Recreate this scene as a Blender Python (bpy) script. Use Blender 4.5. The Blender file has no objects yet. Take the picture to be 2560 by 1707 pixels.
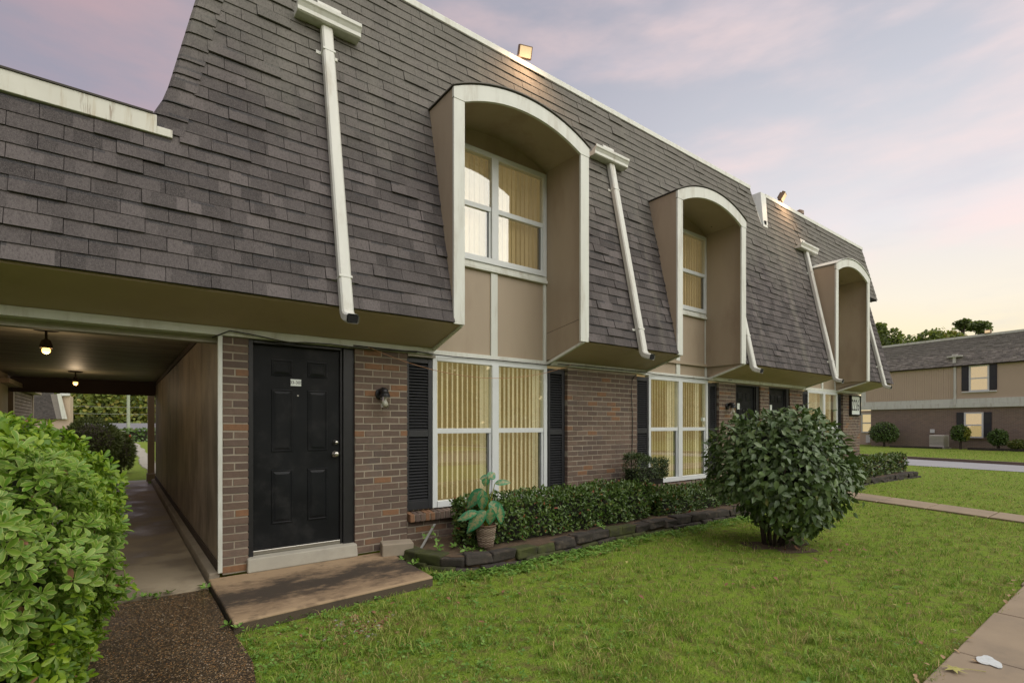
import bpy, bmesh, math, random
import numpy as np
from mathutils import Matrix, Vector
random.seed(7); rng = np.random.default_rng(7)
R = math.radians
scene = bpy.context.scene
col = scene.collection

# ------------------------------------------------------------------ camera
H = 1.5
FX, CX, CY = 1285.0, 1280.0, 1062.0
ANG = math.atan2(1679, 1285)
CA, SA = math.cos(ANG), math.sin(ANG)
cam = bpy.data.objects.new('camera', bpy.data.cameras.new('camera'))
col.objects.link(cam)
cam.location = (0, 0, H)
cam.rotation_euler = (R(90), 0, -(math.pi/2 - ANG))
cam.data.sensor_width = 36
cam.data.lens = 36*FX/2560
cam.data.shift_y = (CY-853.5)/2560
cam.data.clip_start = .05
cam.data.clip_end = 2000
scene.camera = cam
CAMP = Vector((0, 0, H))

def proj(x, y, z):
    d = CA*x+SA*y
    if d < .1: return (-9999, -9999, .1)
    return CX+FX*(SA*x-CA*y)/d, CY-FX*(z-H)/d, d
def at(px, py, d):                       # a point seen at a photo pixel, d metres ahead
    r = (px-CX)/FX*d
    return Vector((CA*d+SA*r, SA*d-CA*r, H+(CY-py)*d/FX))

# ------------------------------------------------------------------ node helpers
def nd(nt, typ, ins=None, out=0, **props):
    n = nt.nodes.new(typ)
    for k, v in props.items(): setattr(n, k, v)
    for k, v in (ins or {}).items():
        if isinstance(v, bpy.types.NodeSocket): nt.links.new(v, n.inputs[k])
        else: n.inputs[k].default_value = v
    return n.outputs[out]
def ma(nt, op, a, b=0.0, c=None):
    d = {0: a, 1: b}
    if c is not None: d[2] = c
    return nd(nt, 'ShaderNodeMath', d, operation=op)
def sstep(nt, v, a, b):
    return nd(nt, 'ShaderNodeMapRange', {0: v, 1: a, 2: b, 3: 0.0, 4: 1.0}, interpolation_type='SMOOTHSTEP')
def c4(c): return (c[0], c[1], c[2], 1.0)
def mixc(nt, f, a, b, blend='MIX'):
    n = nt.nodes.new('ShaderNodeMix'); n.data_type = 'RGBA'; n.blend_type = blend
    for k, v in ((0, f), (6, a), (7, b)):
        if isinstance(v, bpy.types.NodeSocket): nt.links.new(v, n.inputs[k])
        else: n.inputs[k].default_value = c4(v) if isinstance(v, (tuple, list)) else v
    return n.outputs[2]
def ramp(nt, f, stops):
    n = nt.nodes.new('ShaderNodeValToRGB'); e = n.color_ramp.elements
    while len(e) < len(stops): e.new(.5)
    for i, (p, c) in enumerate(stops): e[i].position = p; e[i].color = c4(c)
    nt.links.new(f, n.inputs[0]); return n.outputs[0]
def noise(nt, vec, scale, detail=4, rough=.55):
    return nd(nt, 'ShaderNodeTexNoise', {'Vector': vec, 'Scale': scale, 'Detail': detail, 'Roughness': rough})
def pos(nt, sc=(1, 1, 1)):
    p = nd(nt, 'ShaderNodeNewGeometry')
    if sc == (1, 1, 1): return p
    return nd(nt, 'ShaderNodeVectorMath', {0: p, 1: sc}, operation='MULTIPLY')

# ------------------------------------------------------------------ world: dusk sky
world = bpy.data.worlds.new('World'); scene.world = world; world.use_nodes = True
nt = world.node_tree; nt.nodes.clear()
SUN_AZ = (0.30, -0.954); SUN_EL = 42.0
tc = nd(nt, 'ShaderNodeTexCoord')
sx = nt.nodes.new('ShaderNodeSeparateXYZ'); nt.links.new(tc, sx.inputs[0])
X_, Y_, Z_ = sx.outputs
g = ma(nt, 'ADD', ma(nt, 'MULTIPLY', X_, .80), ma(nt, 'MULTIPLY', Y_, -.60))
wob = noise(nt, tc, 1.6, 3)
el = ma(nt, 'ADD', Z_, ma(nt, 'MULTIPLY', ma(nt, 'SUBTRACT', wob, .5), .10))
bright = ramp(nt, el, [(0.0, (.98, .76, .42)), (.12, (.96, .80, .48)), (.20, (.90, .81, .66)), (.31, (.77, .735, .74)), (.45, (.58, .582, .628)), (.62, (.40, .405, .475)), (1.0, (.44, .44, .51))])
dark = ramp(nt, el, [(0.0, (.44, .34, .34)), (.25, (.36, .305, .345)), (.45, (.30, .28, .345)), (.6, (.27, .272, .328)), (1.0, (.34, .34, .41))])
sky = mixc(nt, sstep(nt, g, -.85, .62), dark, bright)
# soft pink cloud bands
zc = ma(nt, 'ADD', ma(nt, 'MAXIMUM', Z_, 0.0), .22)
cv = nt.nodes.new('ShaderNodeCombineXYZ')
nt.links.new(X_, cv.inputs[0]); nt.links.new(Y_, cv.inputs[1]); nt.links.new(ma(nt, 'MULTIPLY', Z_, 3.6), cv.inputs[2])
cm = nd(nt, 'ShaderNodeMapping', {'Vector': cv.outputs[0], 'Rotation': (R(6), R(-5), 0), 'Location': (.35, 0, .2)})
cl = noise(nt, cm, 2.1, 6, .55)
cf = ma(nt, 'MULTIPLY', sstep(nt, cl, .42, .72), sstep(nt, Z_, .08, .25))
pink = mixc(nt, sstep(nt, g, -.8, .6), (.48, .31, .33), (.98, .74, .69))
sky = mixc(nt, ma(nt, 'MULTIPLY', cf, .72), sky, pink)
cl2 = noise(nt, cm, 3.6, 5, .55)
sky = mixc(nt, ma(nt, 'MULTIPLY', sstep(nt, cl2, .55, .8), .35), sky, mixc(nt, sstep(nt, g, -.8, .6), (.24, .24, .33), (.55, .55, .63)))
nish = nt.nodes.new('ShaderNodeTexSky'); nish.sky_type = 'NISHITA'; nish.sun_disc = False
nish.sun_elevation = R(SUN_EL); nish.sun_rotation = math.atan2(SUN_AZ[0], SUN_AZ[1])
nsc = mixc(nt, 1.0, nish.outputs[0], (.09, .09, .09), 'MULTIPLY')
sky = mixc(nt, .10, sky, nsc)
fwd = ma(nt, 'ADD', ma(nt, 'MULTIPLY', X_, CA), ma(nt, 'MULTIPLY', Y_, SA))
bs_ = nd(nt, 'ShaderNodeMapRange', {0: fwd, 1: -.5, 2: .5, 3: 1.08, 4: .725}, interpolation_type='SMOOTHSTEP')
bg = nd(nt, 'ShaderNodeBackground', {'Color': sky, 'Strength': bs_})
wo = nt.nodes.new('ShaderNodeOutputWorld'); nt.links.new(bg, wo.inputs[0])

sun = bpy.data.objects.new('sun', bpy.data.lights.new('sun', 'SUN')); col.objects.link(sun)
sun.data.energy = 1.5; sun.data.angle = R(75); sun.data.color = (1.0, .97, .86)
sd = Vector((SUN_AZ[0]*math.cos(R(SUN_EL)), SUN_AZ[1]*math.cos(R(SUN_EL)), math.sin(R(SUN_EL))))
sun.rotation_euler = sd.to_track_quat('Z', 'Y').to_euler()
vs = scene.view_settings
vs.view_transform = 'Standard'; vs.look = 'None'; vs.gamma = 1; vs.use_curve_mapping = False
vs.exposure = 0.72
scene.cycles.use_denoising = True
scene.cycles.transparent_max_bounces = 16
scene.cycles.max_bounces = 6

# ------------------------------------------------------------------ materials
def newmat(name):
    m = bpy.data.materials.new(name); m.use_nodes = True
    nt = m.node_tree; nt.nodes.clear()
    out = nt.nodes.new('ShaderNodeOutputMaterial'); b = nt.nodes.new('ShaderNodeBsdfPrincipled')
    nt.links.new(b.outputs[0], out.inputs[0])
    return m, nt, b
def setin(nt, b, k, v):
    if isinstance(v, bpy.types.NodeSocket): nt.links.new(v, b.inputs[k])
    else: b.inputs[k].default_value = c4(v) if isinstance(v, (tuple, list)) and len(v) == 3 else v
def bump(nt, b, h, strength=.4, dist=.01):
    nt.links.new(nd(nt, 'ShaderNodeBump', {'Strength': strength, 'Distance': dist, 'Height': h}), b.inputs['Normal'])
def simple(name, c, rough=.6, var=.12, vs=6.0, grain=0.0, gs=150, sc=(1, 1, 1), dirt=None, dirt_amt=0, ds=2.0, metal=0, spec=.5, emit=None, es=0):
    m, nt, b = newmat(name)
    p = pos(nt, sc)
    colr = mixc(nt, noise(nt, p, vs), tuple(x*(1-var*2) for x in c), tuple(min(1, x*(1+var*2)) for x in c))
    if dirt:
        f = ma(nt, 'MULTIPLY', sstep(nt, noise(nt, pos(nt, sc), ds, 6, .65), .48, .75), dirt_amt)
        colr = mixc(nt, f, colr, dirt)
    setin(nt, b, 'Base Color', colr); setin(nt, b, 'Roughness', rough); setin(nt, b, 'Metallic', metal); setin(nt, b, 'Specular IOR Level', spec)
    if grain: bump(nt, b, noise(nt, p, gs, 3), grain, .004)
    if emit: setin(nt, b, 'Emission Color', emit); setin(nt, b, 'Emission Strength', es)
    return m
def rnd(nt):
    gi = nt.nodes.new('ShaderNodeNewGeometry').outputs['Random Per Island']
    oi = nt.nodes.new('ShaderNodeObjectInfo').outputs['Random']
    return ma(nt, 'FRACT', ma(nt, 'ADD', gi, oi))

M = {}
M['trim'] = simple('white_trim_paint', (.60, .62, .56), .5, .05, 5, .15, 80, dirt=(.38, .355, .28), dirt_amt=.7, ds=2.6, sc=(2.4, 2.4, .4))
M['rusty'] = simple('weathered_white_metal', (.60, .60, .52), .5, .07, 5, .1, 60, dirt=(.22, .13, .05), dirt_amt=1.0, ds=1.9, sc=(2.6, 1, .35))
def m_rusty():
    m, nt, b = newmat('weathered_white_metal'); p = pos(nt)
    c = mixc(nt, noise(nt, p, 4, 4), (.50, .50, .42), (.66, .66, .58))
    r1 = sstep(nt, noise(nt, pos(nt, (5.5, 1, .5)), 1.6, 5, .6), .50, .68)
    c = mixc(nt, ma(nt, 'MULTIPLY', r1, .8), c, (.40, .33, .20))
    r2 = sstep(nt, noise(nt, pos(nt, (11, 1, .9)), 1.3, 5, .65), .60, .70)
    c = mixc(nt, ma(nt, 'MULTIPLY', r2, .85), c, (.16, .09, .035))
    setin(nt, b, 'Base Color', c); setin(nt, b, 'Roughness', .55); return m
M['rusty'] = m_rusty()
M['frame'] = simple('window_aluminium', (.60, .63, .62), .38, .04, 5)
M['track'] = simple('dark_track', (.12, .13, .13), .5)
M['tan'] = simple('tan_paint', (.345, .280, .200), .6, .05, 1.6, .12, 120, dirt=(.25, .185, .13), dirt_amt=.6, ds=1.4, sc=(1.7, 1.7, .5))
M['tan_wall'] = M['tan']
M['soffit'] = simple('olive_soffit_paint', (.43, .325, .235), .6, .07, 1.5, .1, 100, dirt=(.30, .225, .155), dirt_amt=.5, ds=1.1)
M['gutter'] = simple('gutter_white', (.56, .57, .51), .42, .05, 5, .06, 40, dirt=(.36, .33, .25), dirt_amt=.7, ds=3, sc=(3, 3, .35))
M['black'] = simple('black_paint', (.012, .012, .013), .42, .2, 20, .15, 160)
M['black_in'] = simple('dark_void', (.006, .006, .006), .9)
M['door'] = simple('black_door_paint', (.011, .012, .013), .36, .25, 3, .12, 120, dirt=(.03, .03, .03), dirt_amt=.6, ds=5, spec=.15)
M['shutter'] = simple('shutter_black', (.02, .021, .023), .45, .15, 10, .08, 90)
M['metal'] = simple('brushed_metal', (.55, .53, .48), .32, .06, 20, metal=1)
M['steel'] = simple('dull_strip', (.24, .24, .22), .5, .1, 8)
M['interior'] = simple('room_wall_glow', (.42, .33, .17), .8, emit=(.62, .50, .26), es=.13)  # room light put into the walls as a faint warm glow
M['flatroof'] = simple('flat_roof', (.14, .13, .12), .9)
M['concrete'] = simple('concrete', (.30, .255, .19), .85, .14, 4, .35, 120, dirt=(.10, .085, .06), dirt_amt=.7, ds=1.6)
M['concrete_lt'] = simple('concrete_light', (.36, .34, .28), .85, .10, 4, .3, 120, dirt=(.2, .18, .14), dirt_amt=.5, ds=3)
M['sidewalk'] = simple('sidewalk', (.30, .235, .155), .85, .12, 3.0, .3, 140, dirt=(.17, .14, .105), dirt_amt=.7, ds=1.2)
M['asphalt'] = simple('road_concrete', (.30, .30, .30), .8, .1, .8, .2, 60)
M['kerb'] = simple('kerb_stone', (.16, .12, .09), .9, .15, 2)
M['basket_dark'] = simple('wicker_dark', (.10, .055, .03), .7)
M['pole'] = simple('pole_wood', (.28, .32, .24), .8, .1, 3)
M['white'] = simple('white_plastic', (.62, .64, .62), .45, .03, 8)
M['ac'] = simple('ac_beige', (.50, .48, .42), .5, .04, 5)
M['paint'] = simple('spilt_white_paint', (.58, .62, .60), .5, .12, 40, dirt=(.36, .32, .26), dirt_amt=.6, ds=30)
M['wire'] = simple('cable_black', (.02, .018, .016), .5)
M['orange'] = simple('cable_orange', (.40, .21, .11), .5)
M['ink'] = simple('sign_ink', (.03, .03, .035), .6)
M['signwhite'] = simple('sign_panel', (.72, .77, .72), .5, .03, 6)
M['bulbwhite'] = simple('bulb_unlit', (.75, .74, .70), .3)
M['bulb'] = simple('bulb_lit', (.8, .6, .3), .4, emit=(1.0, .52, .12), es=3.0)
M['lens'] = simple('floodlight_lens', (.6, .5, .35), .4, emit=(1.0, .68, .36), es=.36)
M['bronze'] = simple('floodlight_case', (.20, .13, .08), .5)
M['soil'] = simple('soil_mulch', (.085, .055, .030), .95, .3, 18, .8, 60, dirt=(.15, .10, .06), dirt_amt=.7, ds=14)
M['stone'] = simple('edging_stone', (.036, .031, .024), .95, .3, 9, .9, 50, dirt=(.15, .115, .08), dirt_amt=.6, ds=7)
M['stone2'] = simple('edging_stone_mossy', (.052, .060, .015), .95, .3, 9, .8, 60, dirt=(.04, .036, .028), dirt_amt=.9, ds=7)
M['bark'] = simple('bark', (.055, .042, .030), .9, .2, 12, .7, 40)
M['bluedot'] = simple('blue_sticker', (.05, .14, .6), .5)
M['farwall'] = simple('far_tan_siding', (.50, .40, .295), .7, .03, 1.5)
M['deadleaf'] = simple('dead_leaf', (.22, .11, .055), .8, .3, 30)
M['deadleaf2'] = simple('dead_leaf_pale', (.33, .22, .11), .8, .3, 30)
M['yellowleaf'] = simple('yellow_leaf', (.38, .36, .10), .7, .15, 30)

def m_glass():
    m = bpy.data.materials.new('window_glass'); m.use_nodes = True; nt = m.node_tree; nt.nodes.clear()
    out = nt.nodes.new('ShaderNodeOutputMaterial')
    tr = nd(nt, 'ShaderNodeBsdfTransparent', {'Color': (.93, .92, .86, 1)})
    w = noise(nt, pos(nt), 1.3, 1)
    bn = nd(nt, 'ShaderNodeBump', {'Strength': .04, 'Distance': .02, 'Height': w})
    gl = nd(nt, 'ShaderNodeBsdfGlossy', {'Color': (.92, .93, .92, 1), 'Roughness': .015, 'Normal': bn})
    ge = nt.nodes.new('ShaderNodeNewGeometry')
    co = ma(nt, 'ABSOLUTE', nd(nt, 'ShaderNodeVectorMath', {0: ge.outputs['Normal'], 1: ge.outputs['Incoming']}, out=1, operation='DOT_PRODUCT'))
    fr = ma(nt, 'POWER', ma(nt, 'SUBTRACT', 1.0, co), 5.0)
    mx = nt.nodes.new('ShaderNodeMixShader')
    nt.links.new(ma(nt, 'ADD', ma(nt, 'MULTIPLY', fr, .8), .14), mx.inputs[0]); nt.links.new(tr, mx.inputs[1]); nt.links.new(gl, mx.inputs[2]); nt.links.new(mx.outputs[0], out.inputs[0])
    return m
M['glass'] = m_glass()
def m_jar():
    m = bpy.data.materials.new('lamp_jar_glass'); m.use_nodes = True; nt = m.node_tree; nt.nodes.clear()
    out = nt.nodes.new('ShaderNodeOutputMaterial')
    tr = nd(nt, 'ShaderNodeBsdfTransparent', {'Color': (.86, .86, .82, 1)})
    gl = nd(nt, 'ShaderNodeBsdfGlossy', {'Color': (.8, .8, .8, 1), 'Roughness': .1})
    mx = nt.nodes.new('ShaderNodeMixShader'); mx.inputs[0].default_value = .22
    nt.links.new(tr, mx.inputs[1]); nt.links.new(gl, mx.inputs[2]); nt.links.new(mx.outputs[0], out.inputs[0])
    return m
M['jar'] = m_jar()
def m_blind(name, c, e, es):  # blinds glow by themselves, standing in for lamp light in the room
    m, nt, b = newmat(name)
    r = rnd(nt)
    setin(nt, b, 'Base Color', mixc(nt, r, tuple(x*.82 for x in c), c)); setin(nt, b, 'Roughness', .7)
    setin(nt, b, 'Emission Color', mixc(nt, r, tuple(x*.8 for x in e), e)); setin(nt, b, 'Emission Strength', es)
    return m
M['blind'] = m_blind('vertical_blind_glow', (.74, .70, .55), (.94, .83, .54), .21)
M['blind_up'] = m_blind('vertical_blind_upper_glow', (.56, .46, .29), (.86, .66, .36), .12)
M['farblind'] = m_blind('far_blind_glow', (.55, .45, .25), (.95, .74, .40), .32)

def m_brick(name, base, lo, hi, orange, of):
    m, nt, b = newmat(name)
    r = rnd(nt)
    p = pos(nt)
    c = ramp(nt, r, [(0, lo), (.35, base), (.7, hi), (1-of-.03, lo), (1-of, orange), (1, orange)])
    c = mixc(nt, ma(nt, 'MULTIPLY', noise(nt, p, 24, 5, .65), .75), c, tuple(x*.42 for x in base))
    c = mixc(nt, ma(nt, 'MULTIPLY', sstep(nt, noise(nt, p, 3.0, 4), .5, .8), .4), c, (.10, .095, .09))
    setin(nt, b, 'Base Color', c); setin(nt, b, 'Roughness', .85)
    bump(nt, b, noise(nt, p, 90, 4, .7), .6, .006)
    return m
M['brick'] = m_brick('brick_brown', (.165, .112, .080), (.12, .085, .068), (.215, .150, .110), (.28, .14, .065), .08)
M['mortar'] = simple('mortar', (.31, .27, .205), .95, .12, 8, .6, 90, dirt=(.20, .165, .12), dirt_amt=.7, ds=1.7)
def m_farbrick():
    m, nt, b = newmat('far_brick')
    p = pos(nt); s = nt.nodes.new('ShaderNodeSeparateXYZ'); nt.links.new(p, s.inputs[0])
    cv = nt.nodes.new('ShaderNodeCombineXYZ'); nt.links.new(s.outputs[1], cv.inputs[0]); nt.links.new(s.outputs[2], cv.inputs[1])
    t = nt.nodes.new('ShaderNodeTexBrick'); nt.links.new(cv.outputs[0], t.inputs['Vector'])
    t.inputs['Color1'].default_value = (.25, .18, .13, 1); t.inputs['Color2'].default_value = (.18, .135, .105, 1); t.inputs['Mortar'].default_value = (.30, .265, .215, 1)
    t.inputs['Scale'].default_value = 1; t.inputs['Brick Width'].default_value = .21; t.inputs['Row Height'].default_value = .075; t.inputs['Mortar Size'].default_value = .008
    c = mixc(nt, ma(nt, 'MULTIPLY', noise(nt, p, 1.2, 5), .5), t.outputs[0], (.16, .115, .09))
    setin(nt, b, 'Base Color', c); setin(nt, b, 'Roughness', .9); return m
M['farbrick'] = m_farbrick()

ROWP = .12206; Z0R = 2.60
def m_shingle(name, axis, z0, rowp, lo, hi, ztop, zbot, seg=.17):
    m, nt, b = newmat(name)
    p = pos(nt); s = nt.nodes.new('ShaderNodeSeparateXYZ'); nt.links.new(p, s.inputs[0])
    u = s.outputs[axis]; z = s.outputs[2]
    rr = ma(nt, 'DIVIDE', ma(nt, 'SUBTRACT', z, z0), rowp)
    row = ma(nt, 'FLOOR', rr); fr = ma(nt, 'FRACT', rr)
    wn = nd(nt, 'ShaderNodeTexWhiteNoise', {'W': row}, noise_dimensions='1D')
    uu = ma(nt, 'ADD', ma(nt, 'DIVIDE', u, seg), ma(nt, 'MULTIPLY', wn, 7.0))
    cellv = nt.nodes.new('ShaderNodeCombineXYZ'); nt.links.new(ma(nt, 'FLOOR', uu), cellv.inputs[0]); nt.links.new(row, cellv.inputs[1])
    cr = nd(nt, 'ShaderNodeTexWhiteNoise', {'Vector': cellv.outputs[0]}, noise_dimensions='2D')
    c = ramp(nt, cr, [(0, lo), (.5, tuple((a+b2)/2 for a, b2 in zip(lo, hi))), (1, hi)])
    c = mixc(nt, ma(nt, 'MULTIPLY', rnd(nt), .45), c, tuple(x*.85 for x in lo))
    # printed dark band under the course above, on some patches
    cellv2 = nt.nodes.new('ShaderNodeCombineXYZ'); nt.links.new(ma(nt, 'FLOOR', ma(nt, 'ADD', uu, .43)), cellv2.inputs[0]); nt.links.new(ma(nt, 'ADD', row, 31.0), cellv2.inputs[1])
    c2 = nd(nt, 'ShaderNodeTexWhiteNoise', {'Vector': cellv2.outputs[0]}, noise_dimensions='2D')
    band = ma(nt, 'MULTIPLY', ma(nt, 'GREATER_THAN', c2, .62), ma(nt, 'GREATER_THAN', fr, .80))
    c = mixc(nt, ma(nt, 'MULTIPLY', band, .75), c, (.028, .03, .036))
    # weathering: upper courses bleached, algae-dark streaks lower down
    wz = sstep(nt, z, zbot, ztop)
    st = noise(nt, pos(nt, (2.6, 2.6, .22)), 1.0, 5, .6)
    wz = ma(nt, 'ADD', wz, ma(nt, 'MULTIPLY', ma(nt, 'SUBTRACT', st, .5), 1.1))
    c = mixc(nt, ma(nt, 'MULTIPLY', sstep(nt, wz, .25, 1.0), .65), c, (.175, .172, .142))
    if axis == 0:     # pale run-off streaks below the flashings
        for x0_, wd in ((11.45, .16), (9.75, .10), (7.35, .10), (3.7, .12), (6.55, .08), (14.2, .1)):
            dd = ma(nt, 'ABSOLUTE', ma(nt, 'SUBTRACT', ma(nt, 'ADD', u, ma(nt, 'MULTIPLY', ma(nt, 'SUBTRACT', noise(nt, pos(nt, (1, 1, 2)), 1.5, 3), .5), .25)), x0_))
            k_ = ma(nt, 'MULTIPLY', nd(nt, 'ShaderNodeMapRange', {0: dd, 1: 0.0, 2: wd, 3: 1.0, 4: 0.0}), noise(nt, pos(nt, (5, 5, 1.2)), 2.0, 4))
            c = mixc(nt, ma(nt, 'MULTIPLY', k_, .7 if wd > .15 else .45), c, (.24, .23, .185))
    gr = noise(nt, p, 170, 3, .75)
    c = mixc(nt, ma(nt, 'MULTIPLY', sstep(nt, gr, .42, .72), .55), c, (.21, .195, .175))
    c = mixc(nt, ma(nt, 'MULTIPLY', sstep(nt, noise(nt, pos(nt, (30, 30, 6)), 3.0, 3), .45, .75), .5), c, (.033, .029, .027))
    setin(nt, b, 'Base Color', c); setin(nt, b, 'Roughness', .9); setin(nt, b, 'Specular IOR Level', .25)
    bump(nt, b, gr, .6, .004)
    return m
M['shingle'] = m_shingle('asphalt_shingle', 0, Z0R, ROWP, (.047, .041, .041), (.128, .112, .109), 6.3, 3.0)
M['sheath'] = simple('roof_underlay', (.018, .017, .017), .95)

def m_wood_dark(name, c, sc):
    m, nt, b = newmat(name)
    p = pos(nt, sc)
    n1 = noise(nt, p, 1.0, 6, .65)
    cc = mixc(nt, sstep(nt, n1, .35, .7), c, tuple(x*.42 for x in c))
    cc = mixc(nt, ma(nt, 'MULTIPLY', sstep(nt, noise(nt, pos(nt), .9, 5), .5, .8), .5), cc, tuple(x*.3 for x in c))
    setin(nt, b, 'Base Color', cc); setin(nt, b, 'Roughness', .55)
    bump(nt, b, n1, .3, .01)
    return m
M['panelwood'] = m_wood_dark('stained_side_panel', (.36, .295, .22), (18, 2.2, 1.3))
M['ceilwood'] = m_wood_dark('mildewed_ceiling', (.22, .20, .145), (1.6, 9, 1))
M['darkbeam'] = simple('dark_beam', (.05, .034, .022), .8, .15, 4)

def m_leaf(name, lo, hi, edge=None, back=None, rough=.38, trans=.25, tip=None, spot=None):
    m, nt, b = newmat(name)
    r = rnd(nt)
    c = ramp(nt, r, [(0, lo), (.6, tuple((a+b2)/2 for a, b2 in zip(lo, hi))), (1, hi)])
    if edge:
        uv = nd(nt, 'ShaderNodeUVMap'); s = nt.nodes.new('ShaderNodeSeparateXYZ'); nt.links.new(uv, s.inputs[0])
        d = ma(nt, 'ABSOLUTE', ma(nt, 'SUBTRACT', s.outputs[0], .5))
        nn = ma(nt, 'MULTIPLY', ma(nt, 'SUBTRACT', noise(nt, pos(nt), 70, 2), .5), .22)
        c = mixc(nt, ma(nt, 'MULTIPLY', sstep(nt, ma(nt, 'ADD', d, nn), .30, .48), .8), c, edge)
    if spot:
        n2 = noise(nt, pos(nt), 42, 4, .7)
        uv = nd(nt, 'ShaderNodeUVMap'); s = nt.nodes.new('ShaderNodeSeparateXYZ'); nt.links.new(uv, s.inputs[0])
        d = ma(nt, 'ABSOLUTE', ma(nt, 'SUBTRACT', s.outputs[0], .5))
        c = mixc(nt, sstep(nt, ma(nt, 'SUBTRACT', n2, ma(nt, 'MULTIPLY', d, .55)), .30, .50), c, spot)
    c = mixc(nt, ma(nt, 'MULTIPLY', noise(nt, pos(nt), 25, 2), .3), c, tuple(x*.55 for x in lo))
    setin(nt, b, 'Base Color', c); setin(nt, b, 'Roughness', rough)
    out = [n for n in nt.nodes if n.type == 'OUTPUT_MATERIAL'][0]
    tl = nd(nt, 'ShaderNodeBsdfTranslucent', {'Color': mixc(nt, 1.0, c, (1.0, 1.05, .5), 'MULTIPLY')})
    mx = nt.nodes.new('ShaderNodeMixShader'); mx.inputs[0].default_value = trans
    nt.links.new(b.outputs[0], mx.inputs[1]); nt.links.new(tl, mx.inputs[2]); nt.links.new(mx.outputs[0], out.inputs[0])
    return m
M['pitto'] = m_leaf('pittosporum_leaf', (.085, .20, .008), (.33, .46, .030), rough=.45, trans=.32)
M['pitto_var'] = m_leaf('pittosporum_variegated', (.12, .26, .018), (.25, .39, .05), edge=(.52, .58, .17), rough=.45, trans=.3)
M['camel'] = m_leaf('round_bush_leaf', (.064, .115, .034), (.145, .212, .072), rough=.36, trans=.12)
M['haw'] = m_leaf('bed_hedge_leaf', (.045, .10, .014), (.13, .20, .04), rough=.38, trans=.15)
M['haw2'] = m_leaf('bed_hedge_leaf_new', (.10, .15, .025), (.17, .17, .035), rough=.4, trans=.2)
M['redleaf'] = m_leaf('red_leaf', (.30, .07, .05), (.36, .14, .05), rough=.5)
M['juni'] = m_leaf('juniper_spray', (.06, .085, .012), (.12, .145, .025), rough=.6, trans=.1)
M['boxs'] = m_leaf('box_shrub_leaf', (.035, .065, .014), (.07, .11, .03), rough=.5, trans=.15)
M['aglo'] = m_leaf('pot_plant_leaf', (.03, .20, .085), (.045, .25, .11), rough=.42, trans=.1, spot=(.33, .30, .14))
M['tree'] = m_leaf('tree_leaf', (.15, .21, .04), (.31, .35, .08), rough=.6, trans=.4)
M['tree_y'] = m_leaf('tree_leaf_yellow', (.22, .21, .035), (.33, .28, .055), rough=.6)
M['pine'] = m_leaf('pine_needles', (.11, .155, .055), (.20, .25, .09), rough=.6, trans=.4)
M['weed'] = m_leaf('weed_leaf', (.10, .23, .03), (.24, .39, .07), rough=.6, trans=.25)
M['ygrn'] = m_leaf('yellow_green_leaf', (.18, .22, .02), (.34, .32, .03), rough=.5)

def m_grass():
    m, nt, b = newmat('grass_blades')
    uv = nd(nt, 'ShaderNodeUVMap'); s = nt.nodes.new('ShaderNodeSeparateXYZ'); nt.links.new(uv, s.inputs[0])
    p = pos(nt)
    c = ramp(nt, s.outputs[0], [(0, (.080, .175, .016)), (.35, (.17, .305, .032)), (.66, (.29, .43, .065)), (.79, (.42, .47, .12)), (.86, (.44, .34, .13)), (1, (.56, .43, .22))])
    c = mixc(nt, ma(nt, 'MULTIPLY', sstep(nt, noise(nt, p, .9, 5, .65), .48, .70), .45), c, (.37, .36, .10))
    c = mixc(nt, ma(nt, 'MULTIPLY', sstep(nt, noise(nt, p, 7, 4, .7), .52, .68), .65), c, (.43, .33, .15))
    c = mixc(nt, ma(nt, 'MULTIPLY', sstep(nt, noise(nt, p, 2.6, 3), .5, .75), .45), c, (.12, .27, .025))
    setin(nt, b, 'Base Color', c); setin(nt, b, 'Roughness', .6); setin(nt, b, 'Specular IOR Level', .25)
    out = [n for n in nt.nodes if n.type == 'OUTPUT_MATERIAL'][0]
    tl = nd(nt, 'ShaderNodeBsdfTranslucent', {'Color': c}); mx = nt.nodes.new('ShaderNodeMixShader'); mx.inputs[0].default_value = .35
    nt.links.new(b.outputs[0], mx.inputs[1]); nt.links.new(tl, mx.inputs[2]); nt.links.new(mx.outputs[0], out.inputs[0])
    return m
M['grass'] = m_grass()
def m_ground():
    m, nt, b = newmat('lawn_ground')
    p = pos(nt)
    c = mixc(nt, noise(nt, p, 1.1, 5), (.15, .26, .022), (.25, .33, .045))
    c = mixc(nt, ma(nt, 'MULTIPLY', sstep(nt, noise(nt, p, 9, 5, .65), .42, .68), .85), c, (.17, .125, .06))
    c = mixc(nt, ma(nt, 'MULTIPLY', sstep(nt, noise(nt, p, 70, 3), .42, .7), .6), c, (.10, .165, .018))
    setin(nt, b, 'Base Color', c); setin(nt, b, 'Roughness', .9); setin(nt, b, 'Specular IOR Level', .1)
    bump(nt, b, noise(nt, p, 60, 4), .8, .03); return m
M['ground'] = m_ground()
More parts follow.
